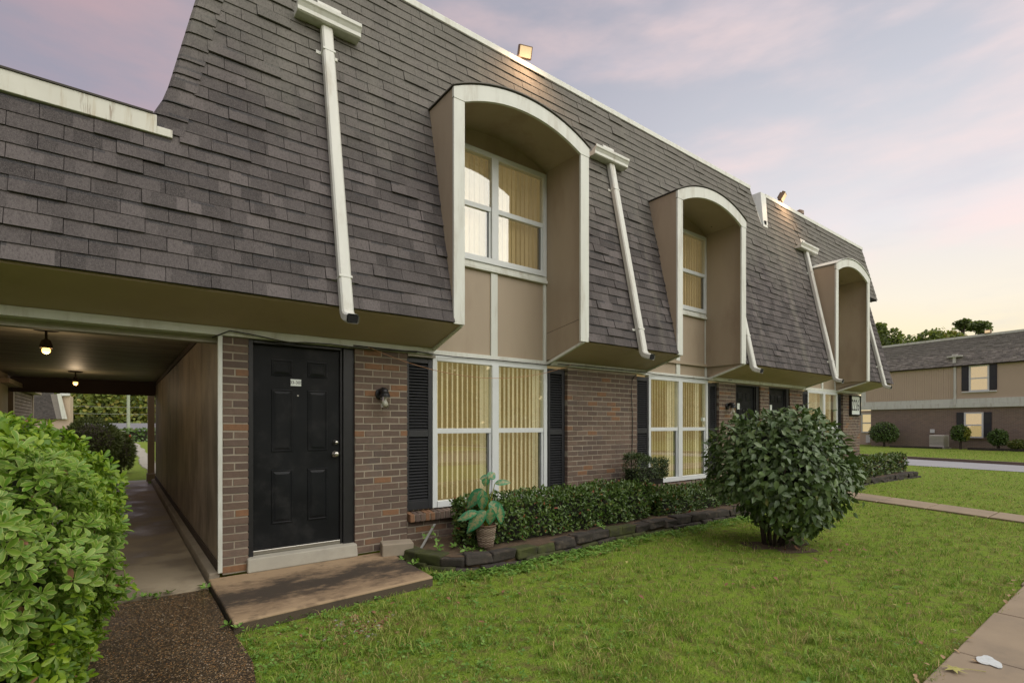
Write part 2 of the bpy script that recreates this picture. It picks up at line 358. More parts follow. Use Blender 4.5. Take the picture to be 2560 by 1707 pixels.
def m_aggregate():
    m, nt, b = newmat('exposed_aggregate')
    p = pos(nt)
    v = nt.nodes.new('ShaderNodeTexVoronoi'); nt.links.new(p, v.inputs['Vector']); v.inputs['Scale'].default_value = 125
    c = ramp(nt, nd(nt, 'ShaderNodeSeparateColor', {0: v.outputs['Color']}), [(0, (.035, .025, .016)), (.45, (.085, .058, .033)), (.72, (.135, .09, .045)), (.9, (.22, .13, .055)), (1, (.42, .34, .22))])
    c = mixc(nt, sstep(nt, v.outputs['Distance'], .35, .7), c, (.022, .017, .012))
    c = mixc(nt, ma(nt, 'MULTIPLY', sstep(nt, noise(nt, p, 2.2, 4), .45, .7), .6), c, (.03, .022, .014))
    v2 = nt.nodes.new('ShaderNodeTexVoronoi'); nt.links.new(p, v2.inputs['Vector']); v2.inputs['Scale'].default_value = 88
    sc_ = nt.nodes.new('ShaderNodeSeparateColor'); nt.links.new(v2.outputs['Color'], sc_.inputs[0])
    k_ = ma(nt, 'MULTIPLY', ma(nt, 'GREATER_THAN', sc_.outputs[1], .66), ma(nt, 'LESS_THAN', v2.outputs['Distance'], .42))
    c = mixc(nt, ma(nt, 'MULTIPLY', k_, .75), c, ramp(nt, sc_.outputs[0], [(0, (.24, .13, .05)), (.4, (.36, .24, .11)), (.75, (.46, .21, .06)), (1, (.62, .55, .42))]))
    setin(nt, b, 'Base Color', c)
    setin(nt, b, 'Roughness', nd(nt, 'ShaderNodeMapRange', {0: noise(nt, p, 1.5, 4), 1: .35, 2: .65, 3: .22, 4: .55}))
    bump(nt, b, ma(nt, 'SUBTRACT', 1.0, v.outputs['Distance']), .3, .003); return m
M['aggregate'] = m_aggregate()
def m_slab():
    m, nt, b = newmat('stained_step')
    p = pos(nt)
    c = mixc(nt, noise(nt, p, 3, 5), (.29, .20, .115), (.38, .275, .165))
    sy = nt.nodes.new('ShaderNodeSeparateXYZ'); nt.links.new(p, sy.inputs[0])
    mid = ma(nt, 'SUBTRACT', .30, ma(nt, 'ABSOLUTE', ma(nt, 'SUBTRACT', sy.outputs[1], ma(nt, 'ADD', 4.62, ma(nt, 'MULTIPLY', sy.outputs[0], .09)))))
    n = ma(nt, 'ADD', noise(nt, pos(nt, (1.0, 1.7, 1)), 2.4, 7, .68), ma(nt, 'MULTIPLY', mid, .8))
    n = ma(nt, 'ADD', n, ma(nt, 'MULTIPLY', ma(nt, 'SUBTRACT', noise(nt, pos(nt, (1, 1.6, 1)), 11, 6, .75), .5), .45))
    c = mixc(nt, ma(nt, 'MULTIPLY', sstep(nt, n, .28, .54), .75), c, (.155, .105, .062))
    c = mixc(nt, ma(nt, 'MULTIPLY', sstep(nt, n, .48, .68), .92), c, (.035, .027, .019))
    c = mixc(nt, ma(nt, 'MULTIPLY', ma(nt, 'LESS_THAN', sy.outputs[2], .072), .85), c, (.03, .024, .018))
    c = mixc(nt, ma(nt, 'MULTIPLY', sstep(nt, noise(nt, p, 7, 5), .55, .7), .5), c, (.09, .06, .035))
    setin(nt, b, 'Base Color', c); setin(nt, b, 'Roughness', .8); bump(nt, b, noise(nt, p, 120, 4), .4, .005); return m
M['slab'] = m_slab()
def m_passfloor():
    m, nt, b = newmat('damp_concrete_floor')
    p = pos(nt)
    c = mixc(nt, noise(nt, p, 2.5, 5), (.33, .275, .19), (.43, .365, .26))
    n = noise(nt, p, .9, 6, .65)
    c = mixc(nt, ma(nt, 'MULTIPLY', sstep(nt, n, .44, .62), .75), c, (.15, .12, .085))
    setin(nt, b, 'Base Color', c)
    setin(nt, b, 'Roughness', nd(nt, 'ShaderNodeMapRange', {0: n, 1: .42, 2: .62, 3: .8, 4: .32}))
    bump(nt, b, noise(nt, p, 120, 4), .25, .004); return m
M['passfloor'] = m_passfloor()
def m_wicker():
    m, nt, b = newmat('wicker')
    r = rnd(nt); c = mixc(nt, r, (.13, .085, .055), (.30, .235, .17))
    setin(nt, b, 'Base Color', c); setin(nt, b, 'Roughness', .7); return m
M['wicker'] = m_wicker()

# ------------------------------------------------------------------ mesh helpers
class MB:
    def __init__(s): s.v = []; s.f = []; s.mi = []
    def face(s, pts, mi=0):
        b = len(s.v); s.v += [tuple(p) for p in pts]; s.f.append(tuple(range(b, b+len(pts)))); s.mi.append(mi)
    def add(s, vs_, fs, mi=0):
        b = len(s.v); s.v += [tuple(p) for p in vs_]
        for f in fs: s.f.append(tuple(b+i for i in f)); s.mi.append(mi)
        return s
    def box(s, x0, x1, y0, y1, z0, z1, mi=0):
        vs_ = [(x, y, z) for z in (z0, z1) for y in (y0, y1) for x in (x0, x1)]
        return s.add(vs_, [(0, 2, 3, 1), (4, 5, 7, 6), (0, 1, 5, 4), (2, 6, 7, 3), (0, 4, 6, 2), (1, 3, 7, 5)], mi)
    def hexa(s, p, mi=0):       # 8 points: bottom loop 0-3, top loop 4-7 (same winding)
        return s.add(p, [(3, 2, 1, 0), (4, 5, 6, 7), (0, 1, 5, 4), (1, 2, 6, 5), (2, 3, 7, 6), (3, 0, 4, 7)], mi)
    def obox(s, c, ax, ay, az, mi=0):   # centre and half axes
        c = Vector(c); ax = Vector(ax); ay = Vector(ay); az = Vector(az)
        return s.hexa([c-ax-ay-az, c+ax-ay-az, c+ax+ay-az, c-ax+ay-az, c-ax-ay+az, c+ax-ay+az, c+ax+ay+az, c-ax+ay+az], mi)
    def prism(s, poly, d, mi=0):        # polygon of 3-D points, extruded by vector d
        n = len(poly); d = Vector(d); a = [Vector(p) for p in poly]
        vs_ = a+[p+d for p in a]
        fs = [tuple(reversed(range(n))), tuple(range(n, 2*n))]+[(i, (i+1) % n, n+(i+1) % n, n+i) for i in range(n)]
        return s.add(vs_, fs, mi)
    def strip(s, A, B, mi=0):           # quads between two polylines
        for i in range(len(A)-1): s.face([A[i], A[i+1], B[i+1], B[i]], mi)
        return s
    def tube(s, path, r, n=8, mi=0, cap=True):
        path = [Vector(p) for p in path]; rs = r if isinstance(r, (list, tuple)) else [r]*len(path)
        b = len(s.v); up = Vector((0, 0, 1))
        for i, p in enumerate(path):
            t = (path[min(i+1, len(path)-1)]-path[max(i-1, 0)]).normalized()
            a = t.cross(up)
            if a.length < .05: a = t.cross(Vector((1, 0, 0)))
            a.normalize(); c = t.cross(a).normalized()
            for k in range(n):
                th = 2*math.pi*k/n; s.v.append(tuple(p+(a*math.cos(th)+c*math.sin(th))*rs[i]))
        for i in range(len(path)-1):
            for k in range(n):
                k2 = (k+1) % n
                s.f.append((b+i*n+k, b+i*n+k2, b+(i+1)*n+k2, b+(i+1)*n+k)); s.mi.append(mi)
        if cap:
            s.f.append(tuple(b+k for k in range(n))); s.mi.append(mi)
            s.f.append(tuple(b+(len(path)-1)*n+k for k in reversed(range(n)))); s.mi.append(mi)
        return s
    def rtube(s, path, w, t, mi=0):     # rectangular pipe lying in a Y-Z plane: width along X
        path = [Vector(p) for p in path]; rings = []
        for i, p in enumerate(path):
            tg = (path[min(i+1, len(path)-1)]-path[max(i-1, 0)]); tg.x = 0; tg.normalize()
            nn = Vector((0, tg.z, -tg.y))
            ch = min(w, t)*.18; hw, ht = w/2, t/2
            q = [(-hw+ch, -ht), (hw-ch, -ht), (hw, -ht+ch), (hw, ht-ch), (hw-ch, ht), (-hw+ch, ht), (-hw, ht-ch), (-hw, -ht+ch)]
            rings.append([p+Vector((a, 0, 0))+nn*b_ for a, b_ in q])
        b = len(s.v)
        for r_ in rings: s.v += [tuple(x) for x in r_]
        for i in range(len(rings)-1):
            for k in range(8):
                k2 = (k+1) % 8; s.f.append((b+i*8+k, b+i*8+k2, b+(i+1)*8+k2, b+(i+1)*8+k)); s.mi.append(mi)
        return s
    def lathe(s, c, prof, n=20, mi=0):
        b = len(s.v)
        for r, z in prof:
            for k in range(n):
                th = 2*math.pi*k/n; s.v.append((c[0]+r*math.cos(th), c[1]+r*math.sin(th), c[2]+z))
        for i in range(len(prof)-1):
            for k in range(n):
                k2 = (k+1) % n; s.f.append((b+i*n+k, b+i*n+k2, b+(i+1)*n+k2, b+(i+1)*n+k)); s.mi.append(mi)
        return s
    def build(s, name, mats, parent=None, bevel=0, smooth=False, recalc=True):
        me = bpy.data.meshes.new(name); me.from_pydata(s.v, [], s.f)
        ms = mats if isinstance(mats, (list, tuple)) else [mats]
        for m in ms: me.materials.append(m)
        if len(ms) > 1: me.polygons.foreach_set('material_index', s.mi)
        if recalc:
            bm = bmesh.new(); bm.from_mesh(me); bmesh.ops.recalc_face_normals(bm, faces=bm.faces); bm.to_mesh(me); bm.free()
        if smooth: me.polygons.foreach_set('use_smooth', [True]*len(me.polygons))
        o = bpy.data.objects.new(name, me); col.objects.link(o)
        if bevel:
            md = o.modifiers.new('edge', 'BEVEL'); md.width = bevel; md.segments = 2; md.limit_method = 'ANGLE'; md.angle_limit = R(40)
        put(o, parent)
        return o

def put(o, parent):
    if parent is None: return
    o.parent = parent
    if parent.type == 'EMPTY': o.matrix_parent_inverse = Matrix(parent['base']).inverted() if 'base' in parent else Matrix.Translation(parent.location).inverted()
def tag(o, label=None, cat=None, group=None, kind=None):
    if label: o['label'] = label
    if cat: o['category'] = cat
    if group: o['group'] = group
    if kind: o['kind'] = kind
    return o
def thing(name, label, cat, loc=(0, 0, 0), group=None):
    o = bpy.data.objects.new(name, None); col.objects.link(o); o.location = loc; o.empty_display_size = .1
    return tag(o, label, cat, group)
def copy_tree(o, parent=None):
    c = o.copy(); col.objects.link(c)
    if parent is not None: c.parent = parent
    for ch in list(o.children): copy_tree(ch, c)
    return c

def fast_mesh(name, V, F, uv=None, mats=(), mat_idx=None, smooth=False):
    """V (n,3); F (m,k) all faces with the same number of corners, or a list of such arrays"""
    Fs = F if isinstance(F, list) else [F]
    me = bpy.data.meshes.new(name); me.vertices.add(len(V)); me.vertices.foreach_set('co', np.asarray(V, np.float32).ravel())
    nl = sum(f.size for f in Fs); npoly = sum(len(f) for f in Fs)
    me.loops.add(nl); me.polygons.add(npoly)
    me.loops.foreach_set('vertex_index', np.concatenate([f.ravel() for f in Fs]).astype(np.int32))
    tot = np.concatenate([np.full(len(f), f.shape[1], np.int32) for f in Fs])
    st = np.concatenate([[0], np.cumsum(tot)[:-1]]).astype(np.int32)
    me.polygons.foreach_set('loop_start', st); me.polygons.foreach_set('loop_total', tot)
    for m in mats: me.materials.append(m)
    if mat_idx is not None: me.polygons.foreach_set('material_index', np.asarray(mat_idx, np.int32))
    if uv is not None:
        l = me.uv_layers.new(name='UVMap'); l.data.foreach_set('uv', np.asarray(uv, np.float32).ravel())
    if smooth: me.polygons.foreach_set('use_smooth', np.ones(npoly, bool))
    me.update(calc_edges=True); me.validate()
    return me

# leaf templates: quads folded along the midrib, base at origin, along +Y, face up +Z
def leaf_template(prof, fold=.25, droop=.15):
    V = []; UV = []
    n = len(prof)
    for t, w in prof:
        z = -droop*t*t
        V += [(-w, t, z+w*fold), (0, t, z), (w, t, z+w*fold)]; UV += [(0, t), (.5, t), (1, t)]
    F = []
    for i in range(n-1):
        a = i*3; F += [(a, a+1, a+4, a+3), (a+1, a+2, a+5, a+4)]
    return np.array(V, float), np.array(F), np.array(UV)
L_OBO = leaf_template([(0, .03), (.35, .13), (.65, .20), (.88, .17), (1, .05)], .35, .22)
L_OVATE = leaf_template([(0, .03), (.22, .24), (.5, .27), (.78, .15), (1, .01)], .30, .20)
L_SMALL = leaf_template([(0, .04), (.4, .24), (.75, .19), (1, .03)], .3, .15)
L_ROUND = leaf_template([(0, .10), (.35, .40), (.75, .36), (1, .10)], .2, .1)
L_LANCE = leaf_template([(0, .04), (.5, .10), (1, .01)], .3, .3)
L_AGLO = leaf_template([(0, .03), (.12, .17), (.32, .25), (.55, .25), (.8, .15), (.93, .06), (1, .005)], .22, .22)

def frames(P, D, N, S):
    """4x4 matrices: local Y along D, local Z near N"""
    D = D/np.linalg.norm(D, axis=1, keepdims=True)
    X = np.cross(D, N); X /= np.linalg.norm(X, axis=1, keepdims=True)+1e-9
    Zv = np.cross(X, D)
    T = np.zeros((len(P), 4, 4)); T[:, :3, 0] = X*S[:, None]; T[:, :3, 1] = D*S[:, None]; T[:, :3, 2] = Zv*S[:, None]; T[:, :3, 3] = P; T[:, 3, 3] = 1
    return T
def join_leaves(name, tmpl, T, mats, mi):
    V, F, UV = tmpl
    P = np.einsum('nij,kj->nki', T[:, :3, :3], V)+T[:, None, :3, 3]
    n = len(T); Fs = (F[None]+(np.arange(n)*len(V))[:, None, None]).reshape(-1, F.shape[1])
    uv = np.tile(UV[F.ravel()], (n, 1))
    return fast_mesh(name, P.reshape(-1, 3), Fs, uv, mats, np.repeat(mi, len(F)), True)
LEAFMESH = {}
def foliage(root, tmpl, T, mats, mi, single=300, part='leaf', mass='leaves', facing=None):
    """the leaves that show largest become parts of their own, the others one stuff part"""
    n = len(T); P = T[:, :3, 3]
    d = CA*P[:, 0]+SA*P[:, 1]; d = np.maximum(d, .05)
    px = CX+FX*(SA*P[:, 0]-CA*P[:, 1])/d; py = CY-FX*(P[:, 2]-H)/d
    s = np.linalg.norm(T[:, :3, 1], axis=1)
    vis = (px > 5) & (px < 2555) & (py > 5) & (py < 1700)
    view = P-np.array([0, 0, H]); view /= np.linalg.norm(view, axis=1, keepdims=True)
    nz = T[:, :3, 2]/(np.linalg.norm(T[:, :3, 2], axis=1, keepdims=True)+1e-9)
    sc = (s/d)**2*np.abs((nz*view).sum(1))*vis
    if facing is not None: sc = sc*np.maximum(0, facing)
    order = np.argsort(-sc); one = order[:single]; one = one[sc[one] > 0]; rest = np.setdiff1d(np.arange(n), one)
    if len(rest):
        o = bpy.data.objects.new(mass, join_leaves(mass, tmpl, T[rest], mats, mi[rest])); col.objects.link(o); put(o, root); o['kind'] = 'stuff'
    for i in one:
        key = (id(tmpl), mats[mi[i]].name)
        if key not in LEAFMESH:
            LEAFMESH[key] = join_leaves(part, tmpl, np.eye(4)[None], [mats[mi[i]]], np.array([0]))
        o = bpy.data.objects.new(part, LEAFMESH[key]); col.objects.link(o)
        put(o, root); o.matrix_basis = Matrix(T[i].tolist())

def unit(a): return a/(np.linalg.norm(a, axis=1, keepdims=True)+1e-9)
def whorls(P, N, per, size, tilt=.55, jit=.3, seed=1):
    """whorls of leaves at shoot tips P pointing along N"""
    g_ = np.random.default_rng(seed); n = len(P)
    N = unit(N+g_.normal(0, jit, N.shape))
    a = unit(np.cross(N, g_.normal(0, 1, N.shape))); b = np.cross(N, a)
    Ps, Ds, Ns, S, W = [], [], [], [], []
    for k in range(per):
        th = 2*math.pi*k/per+g_.uniform(-.35, .35, n)
        rad = a*np.cos(th)[:, None]+b*np.sin(th)[:, None]
        tl = g_.uniform(tilt*.5, tilt*1.3, n)[:, None]
        D = rad+N*tl
        Ps.append(P+rad*.004+g_.normal(0, .004, P.shape)); Ds.append(D); Ns.append(N-rad*tl*.8); S.append(size*g_.uniform(.5, 1.25, n)); W.append(np.arange(n))
    return frames(np.concatenate(Ps), np.concatenate(Ds), np.concatenate(Ns), np.concatenate(S)), np.concatenate(W)

# ------------------------------------------------------------------ ground
gy = [-150, -60, -20, 0, 20, 40, 56, 60, 64, 68, 72, 76, 80, 120, 400]; gx = [-300, -60, -20, 0, 20, 60, 120, 500]
mb = MB()
def gz(y): t = min(1, max(0, (y-58)/20)); return -3*t*t*(3-2*t)
for i in range(len(gx)-1):
    for j in range(len(gy)-1):
        mb.face([(gx[i], gy[j], gz(gy[j])), (gx[i+1], gy[j], gz(gy[j])), (gx[i+1], gy[j+1], gz(gy[j+1])), (gx[i], gy[j+1], gz(gy[j+1]))])
tag(mb.build('ground', M['ground'], smooth=True), kind='structure')

# road to the right, with a kerb
def rx0(y): return 22.25+.17*y
def rx1(y): return 25.3+.30*y
mb = MB(); ys = [-60, -10, 0, 6, 14]
for a, b in zip(ys[:-1], ys[1:]): mb.face([(rx0(a), a, .012), (rx1(a), a, .012), (rx1(b), b, .012), (rx0(b), b, .012)])
road = tag(mb.build('road', M['asphalt']), kind='structure')
mb = MB()
for a, b in zip(ys[:-1], ys[1:]): mb.hexa([(rx1(a)+.0, a, 0), (rx1(a)+.16, a, 0), (rx1(b)+.16, b, 0), (rx1(b), b, 0), (rx1(a)+.0, a, .12), (rx1(a)+.16, a, .12), (rx1(b)+.16, b, .12), (rx1(b), b, .12)])
mb.build('kerb', M['kerb'], road)
mb = MB(); mb.box(-80, 20, -12, -5.5, -.2, .012)
street = tag(mb.build('street', simple('street_tarmac', (.16, .13, .12), .85, .1, 1)), kind='structure')
mb = MB(); mb.box(-80, 20, -5.5, -5.35, -.2, .13); mb.box(-80, 20, -12.15, -12, -.2, .13); mb.build('kerb', M['concrete_lt'], street)

# sidewalk slabs, front walk slabs
mb = MB(); mb.box(-6, 40, -.62, .90, -.2, .012)
swk = tag(mb.build('sidewalk', M['soil']), kind='structure')
xs = 4.345-1.155*2
while xs < 19:
    mb = MB(); mb.box(xs+.008, xs+1.147, -.62+random.uniform(-.01, .01), .91+random.uniform(-.015, .015), -.1, .028+random.uniform(-.004, .004)); mb.build('slab', M['sidewalk'], swk, bevel=.008); xs += 1.155
wk = [(4.75, 11.95, 12.98), (3.6, 11.62, 12.5), (2.78, 11.36, 12.18), (1.9, 11.07, 11.83), (.93, 10.75, 11.45)]
mb = MB()
mb.strip([(a, y, .012) for y, a, b in wk], [(b, y, .012) for y, a, b in wk])
walk = tag(mb.build('walkway', M['soil']), kind='structure')
for (y0, a0, b0), (y1, a1, b1) in zip(wk[:-1], wk[1:]):
    mb = MB(); y0 -= .012; y1 += .012
    mb.hexa([(a0, y0, 0), (b0, y0, 0), (b1, y1, 0), (a1, y1, 0), (a0, y0, .03), (b0, y0, .03), (b1, y1, .03), (a1, y1, .03)]); mb.build('slab', M['sidewalk'], walk, bevel=.006)

# exposed aggregate path on the left, breezeway floor, doorstep
ed = [(.63, 5.31), (.64, 4.9), (.64, 4.3), (.645, 4.0), (.66, 3.72), (.66, 3.5), (.62, 3.2), (.55, 2.9), (.45, 2.5), (.3, 2.0)]
mb = MB(); mb.prism([(x, y, -.05) for x, y in ed]+[(-1.4, 2.0, -.05), (-1.4, 5.31, -.05)], (0, 0, .085))
tag(mb.build('path', M['aggregate']), kind='structure')
mb = MB(); mb.box(-1.86, .642, 5.325, 16.2, -.1, .047); mb.box(-1.2, .75, 16.21, 16.9, -.1, .03, 1)
mb.box(-1.86, .642, 5.318, 5.325, -.1, .03)
tag(mb.build('breezeway_floor', [M['passfloor'], M['concrete_lt']]), kind='structure')
mb = MB(); mb.prism([(.652, 5.43, -.05), (.650, 4.12, -.05), (1.5, 4.19, -.05), (2.33, 4.255, -.05), (2.40, 5.43, -.05)], (0, 0, .14))
tag(mb.build('step_slab', M['slab'], bevel=.012), 'stained concrete landing slab in front of the black door', 'step')
# stepping stones beyond the breezeway
pst = tag(MB().box(.2, .3, 17.0, 17.1, -.05, .001).build('stepping_path', M['concrete_lt']), kind='structure')
y = 17.4; k = 0
while y < 52:
    x = .95+.05*math.sin(y*.7); w = .27; l = .6
    mb = MB(); mb.prism([(x+w*c_*random.uniform(.85, 1.1), y+l*.5*s_*random.uniform(.85, 1.1), -.02) for c_, s_ in [(-.9, -.8), (0, -1), (.9, -.8), (1, 0), (.9, .8), (0, 1), (-.9, .8), (-1, 0)]], (0, 0, .05))
    mb.build('stone', M['concrete_lt'], pst); y += l*1.12

# ------------------------------------------------------------------ the apartment building
B = thing('apartment_building', 'long brown brick apartment building with dark shingled mansard roof and three arched dormers', 'building', (8, 5.45, 0))
YB, YW = 5.45, 5.55
PIERS = [(.765, .99, .10), (2.03, 2.65, .10), (5.19, 6.76, 0), (9.21, 9.82, 0), (10.80, 11.18, 0), (12.16, 12.80, 0), (15.17, 16.30, 0)]
mb = MB()
for a, b, z in PIERS: mb.box(a+.006, b-.006, YB+.006, YB+.16, z, 2.33)
mb.box(2.66, 5.18, YB+.025, YB+.16, 0, .38); mb.box(6.75, 9.22, YB+.025, YB+.16, 0, .40); mb.box(12.8, 15.17, YB+.025, YB+.16, 0, .40)
wall = mb.build('brick_wall', M['mortar'], B)
# bricks
bl = []
def courses(u0, u1, z0, z1, y, pitch=.0742, bh=.0605, depth=.10):
    k = 0; z = z0
    while z+bh <= z1+.01:
        off = [0, .105][k % 2]+random.uniform(-.012, .012)
        x = u0-off; first = True
        while x < u1-.001:
            a = max(x, u0)+(0 if x <= u0 else 0); b = min(x+.198, u1)
            if u1-b < .05: b = u1
            if b-a > .03: bl.append((a, b, z, min(z+bh, z1), y+random.uniform(-.002, .003), depth))
            if b >= u1: break
            x += .21
        z += pitch; k += 1
for a, b, z in PIERS: courses(a, b, z+.012, 2.325, YB)
courses(2.66, 5.18, .02, .372, YB+.018); courses(6.77, 9.2, .02, .372, YB+.018); courses(12.82, 15.15, .02, .372, YB+.018)
def brick_mesh(seed):
    r_ = random.Random(seed); bmx = MB(); c = .035
    q = lambda s=.012: r_.uniform(-s, s)
    fr = [(-.5+c*.4+q(), -.5, -.5+c+q()), (.5-c*.4+q(), -.5, -.5+c+q()), (.5-c*.4+q(), -.5, .5-c+q()), (-.5+c*.4+q(), -.5, .5-c+q())]
    md = [(-.5, -.44, -.5), (.5, -.44, -.5), (.5, -.44, .5), (-.5, -.44, .5)]
    bk = [(-.5, .5, -.5), (.5, .5, -.5), (.5, .5, .5), (-.5, .5, .5)]
    return fr+md+bk, [(0, 1, 2, 3)]+[(i+4, (i+1) % 4+4, (i+1) % 4, i) for i in range(4)]+[(i+8, (i+1) % 4+8, (i+1) % 4+4, i+4) for i in range(4)]
BV = [brick_mesh(i) for i in range(4)]
BM = []
for vs_, fs in BV:
    me = bpy.data.meshes.new('brick'); me.from_pydata(vs_, [], fs); me.materials.append(M['brick']); BM.append(me)
def bsc(b):
    px, py, d = proj((b[0]+b[1])/2, b[4], (b[2]+b[3])/2)
    return (b[1]-b[0])/d**2 if -20 < px < 2580 and -20 < py < 1720 else 0
bl.sort(key=bsc, reverse=True)
rest = MB()
for i, (a, b, z0, z1, y, dp) in enumerate(bl):
    mtx = Matrix.Translation(((a+b)/2, y+dp/2, (z0+z1)/2)) @ Matrix.Diagonal((b-a, dp, z1-z0, 1)) @ Matrix.Rotation(random.uniform(-.012, .012), 4, 'Y')
    k = random.randrange(4)
    if i < 300:
        o = bpy.data.objects.new('brick', BM[k]); col.objects.link(o); o.parent = wall; o.matrix_basis = mtx
    else: rest.add([mtx @ Vector(v) for v in BV[k][0]], BV[k][1])
o = rest.build('bricks', M['brick'], wall, recalc=False); o['kind'] = 'stuff'
# brick-on-edge sills
for (a, b) in ((2.66, 5.185), (6.77, 9.2), (12.82, 15.15)):
    mb = MB(); mb.box(a+.01, b-.01, YB-.04, YW+.03, .385, .462); sl = mb.build('window_sill', M['mortar'], B)
    x = a
    while x < b-.03:
        mb = MB(); t = random.uniform(-.004, .004)
        mb.hexa([(x+.004, YB-.055+t, .378), (x+.058, YB-.055+t, .378), (x+.058, YW+.03, .383), (x+.004, YW+.03, .383), (x+.004, YB-.052+t, .462+t), (x+.058, YB-.052+t, .462+t), (x+.058, YW+.03, .489), (x+.004, YW+.03, .489)])
        mb.build('brick', M['brick'], sl, bevel=.004); x += .066

# inner wall, rooms behind the windows, back of building
mb = MB()
mb.box(.76, 16.28, 6.5, 6.6, 0, 5.6)
for x in (.95, 2.8, 5.0, 6.9, 9.1, 13.0, 15.1): mb.box(x-.05, x+.05, 5.75, 6.5, .1, 5.4)
mb.box(.76, 16.28, 5.72, 6.5, 2.40, 2.55); mb.box(.9, 16.28, 5.72, 6.5, .05, .12); mb.box(.9, 16.28, 5.9, 6.5, 5.36, 5.42)
mb.build('interior_partition', M['interior'], B)
mb = MB(); mb.box(.76, 16.28, 15.6, 15.7, 0, 5.5); mb.box(16.18, 16.28, 5.62, 15.6, 0, 5.2); mb.box(.76, .80, 5.62, 15.6, 0.1, 2.6)
mb.build('rear_wall', M['tan_wall'], B)
mb = MB(); mb.box(-4.3, .40, 5.35, 15.6, 3.55, 3.62); mb.box(.8, 16.4, 5.6, 15.6, 5.44, 5.50)
mb.build('flat_roof', M['flatroof'], B)
# white beam under the soffit
for a, b, z in ((-4.2, 2.98, 2.331), (4.87, 6.96, 2.345), (8.92, 12.9, 2.345), (14.95, 16.35, 2.345)):
    mb = MB(); mb.box(a, b, YB-.03, YB+.10, z, 2.408); mb.build('beam_trim', M['trim'], B, bevel=.004)
M['header'] = simple('grey_header', (.33, .30, .25), .6)
for q in ((2.66, 3.02, YB+.0, YW+.1, 2.30, 2.331), (-1.86, .74, YB+.10, YB+.22, 2.275, 2.57)):
    mb = MB(); mb.box(*q); mb.build('header_board', M['header'], B)

# ---- breezeway
mb = MB(); mb.box(-1.9, .76, YB+.1, 15.9, 2.575, 2.62); mb.build('breezeway_ceiling', M['ceilwood'], B)
mb = MB(); mb.box(-1.9, .76, 15.75, 15.9, 2.24, 2.57); mb.build('end_beam', M['darkbeam'], B)
xw = .742
y = 5.50; bw = 1.22
pw = MB(); pw.box(xw+.02, .76, 5.46, 15.8, .13, 2.57); pw = pw.build('breezeway_wall', M['darkbeam'], B)
while y < 15.8:
    y1 = min(y+bw, 15.8); mb = MB(); mb.box(xw-.002, xw+.018, y+.004, y1-.004, .15, 2.565); mb.build('panel', M['panelwood'], pw); y = y1
mb = MB(); mb.box(.72, .739, 5.44, 15.8, 2.47, 2.535); mb.box(.725, .739, 5.5, 15.8, .135, .22); mb.build('baseboard', M['darkbeam'], B)
mb = MB(); mb.hexa([(.655, 5.46, -.05), (.75, 5.46, -.05), (.75, 15.9, -.05), (.655, 15.9, -.05), (.66, 5.46, .125), (.75, 5.46, .135), (.75, 15.9, .135), (.66, 15.9, .125)])
mb.build('concrete_ledge', M['concrete'], B, bevel=.015)
mb = MB(); mb.box(.728, .765, 5.415, 5.46, .13, 2.33); mb.build('corner_trim', M['trim'], B, bevel=.003)
mb = MB(); mb.box(.60, .745, 16.25, 16.45, .03, 2.6); mb.build('end_post', M['tan_wall'], B, bevel=.005)
mb = MB(); mb.box(.575, .76, 16.2, 16.5, -.05, .25); mb.build('post_base', M['concrete'], B, bevel=.02)
# left side of the breezeway
mb = MB(); mb.box(-2.2, -1.87, 5.5, 15.2, 0, 2.6); mb.box(-2.2, -1.87, 15.9, 16.1, 0, 2.6); mb.box(-2.3, -2.15, 15.2, 15.9, 0, 2.6, 1); mb.build('side_wall', [M['tan_wall'], M['black']], B)
mb = MB(); mb.box(-2.2, -1.89, 16.1, 19.1, 0, 2.3); lw = mb.build('side_brick_wall', M['soil'], B); M['palebrick'] = m_brick('pale_brick', (.36, .30, .25), (.30, .25, .21), (.42, .36, .30), (.33, .26, .2), .1)
k = 0
for z in np.arange(.5, 2.24, .082):
    y = 16.12-(k % 2)*.2
    while y < 19.05:
        a = max(16.12, y); b = min(y+.39, 19.08)
        if b-a > .05: mb = MB(); mb.box(-1.9, -1.872, a, b, z, z+.066); mb.build('brick', M['palebrick'], lw)
        y += .40
    k += 1
mb = MB(); mb.box(-2.2, -1.86, 19.1, 19.32, 0, 2.33); mb.box(-2.2, -1.70, 14.0, 19.3, 2.33, 2.42); mb.build('side_trim', M['tan_wall'], B)

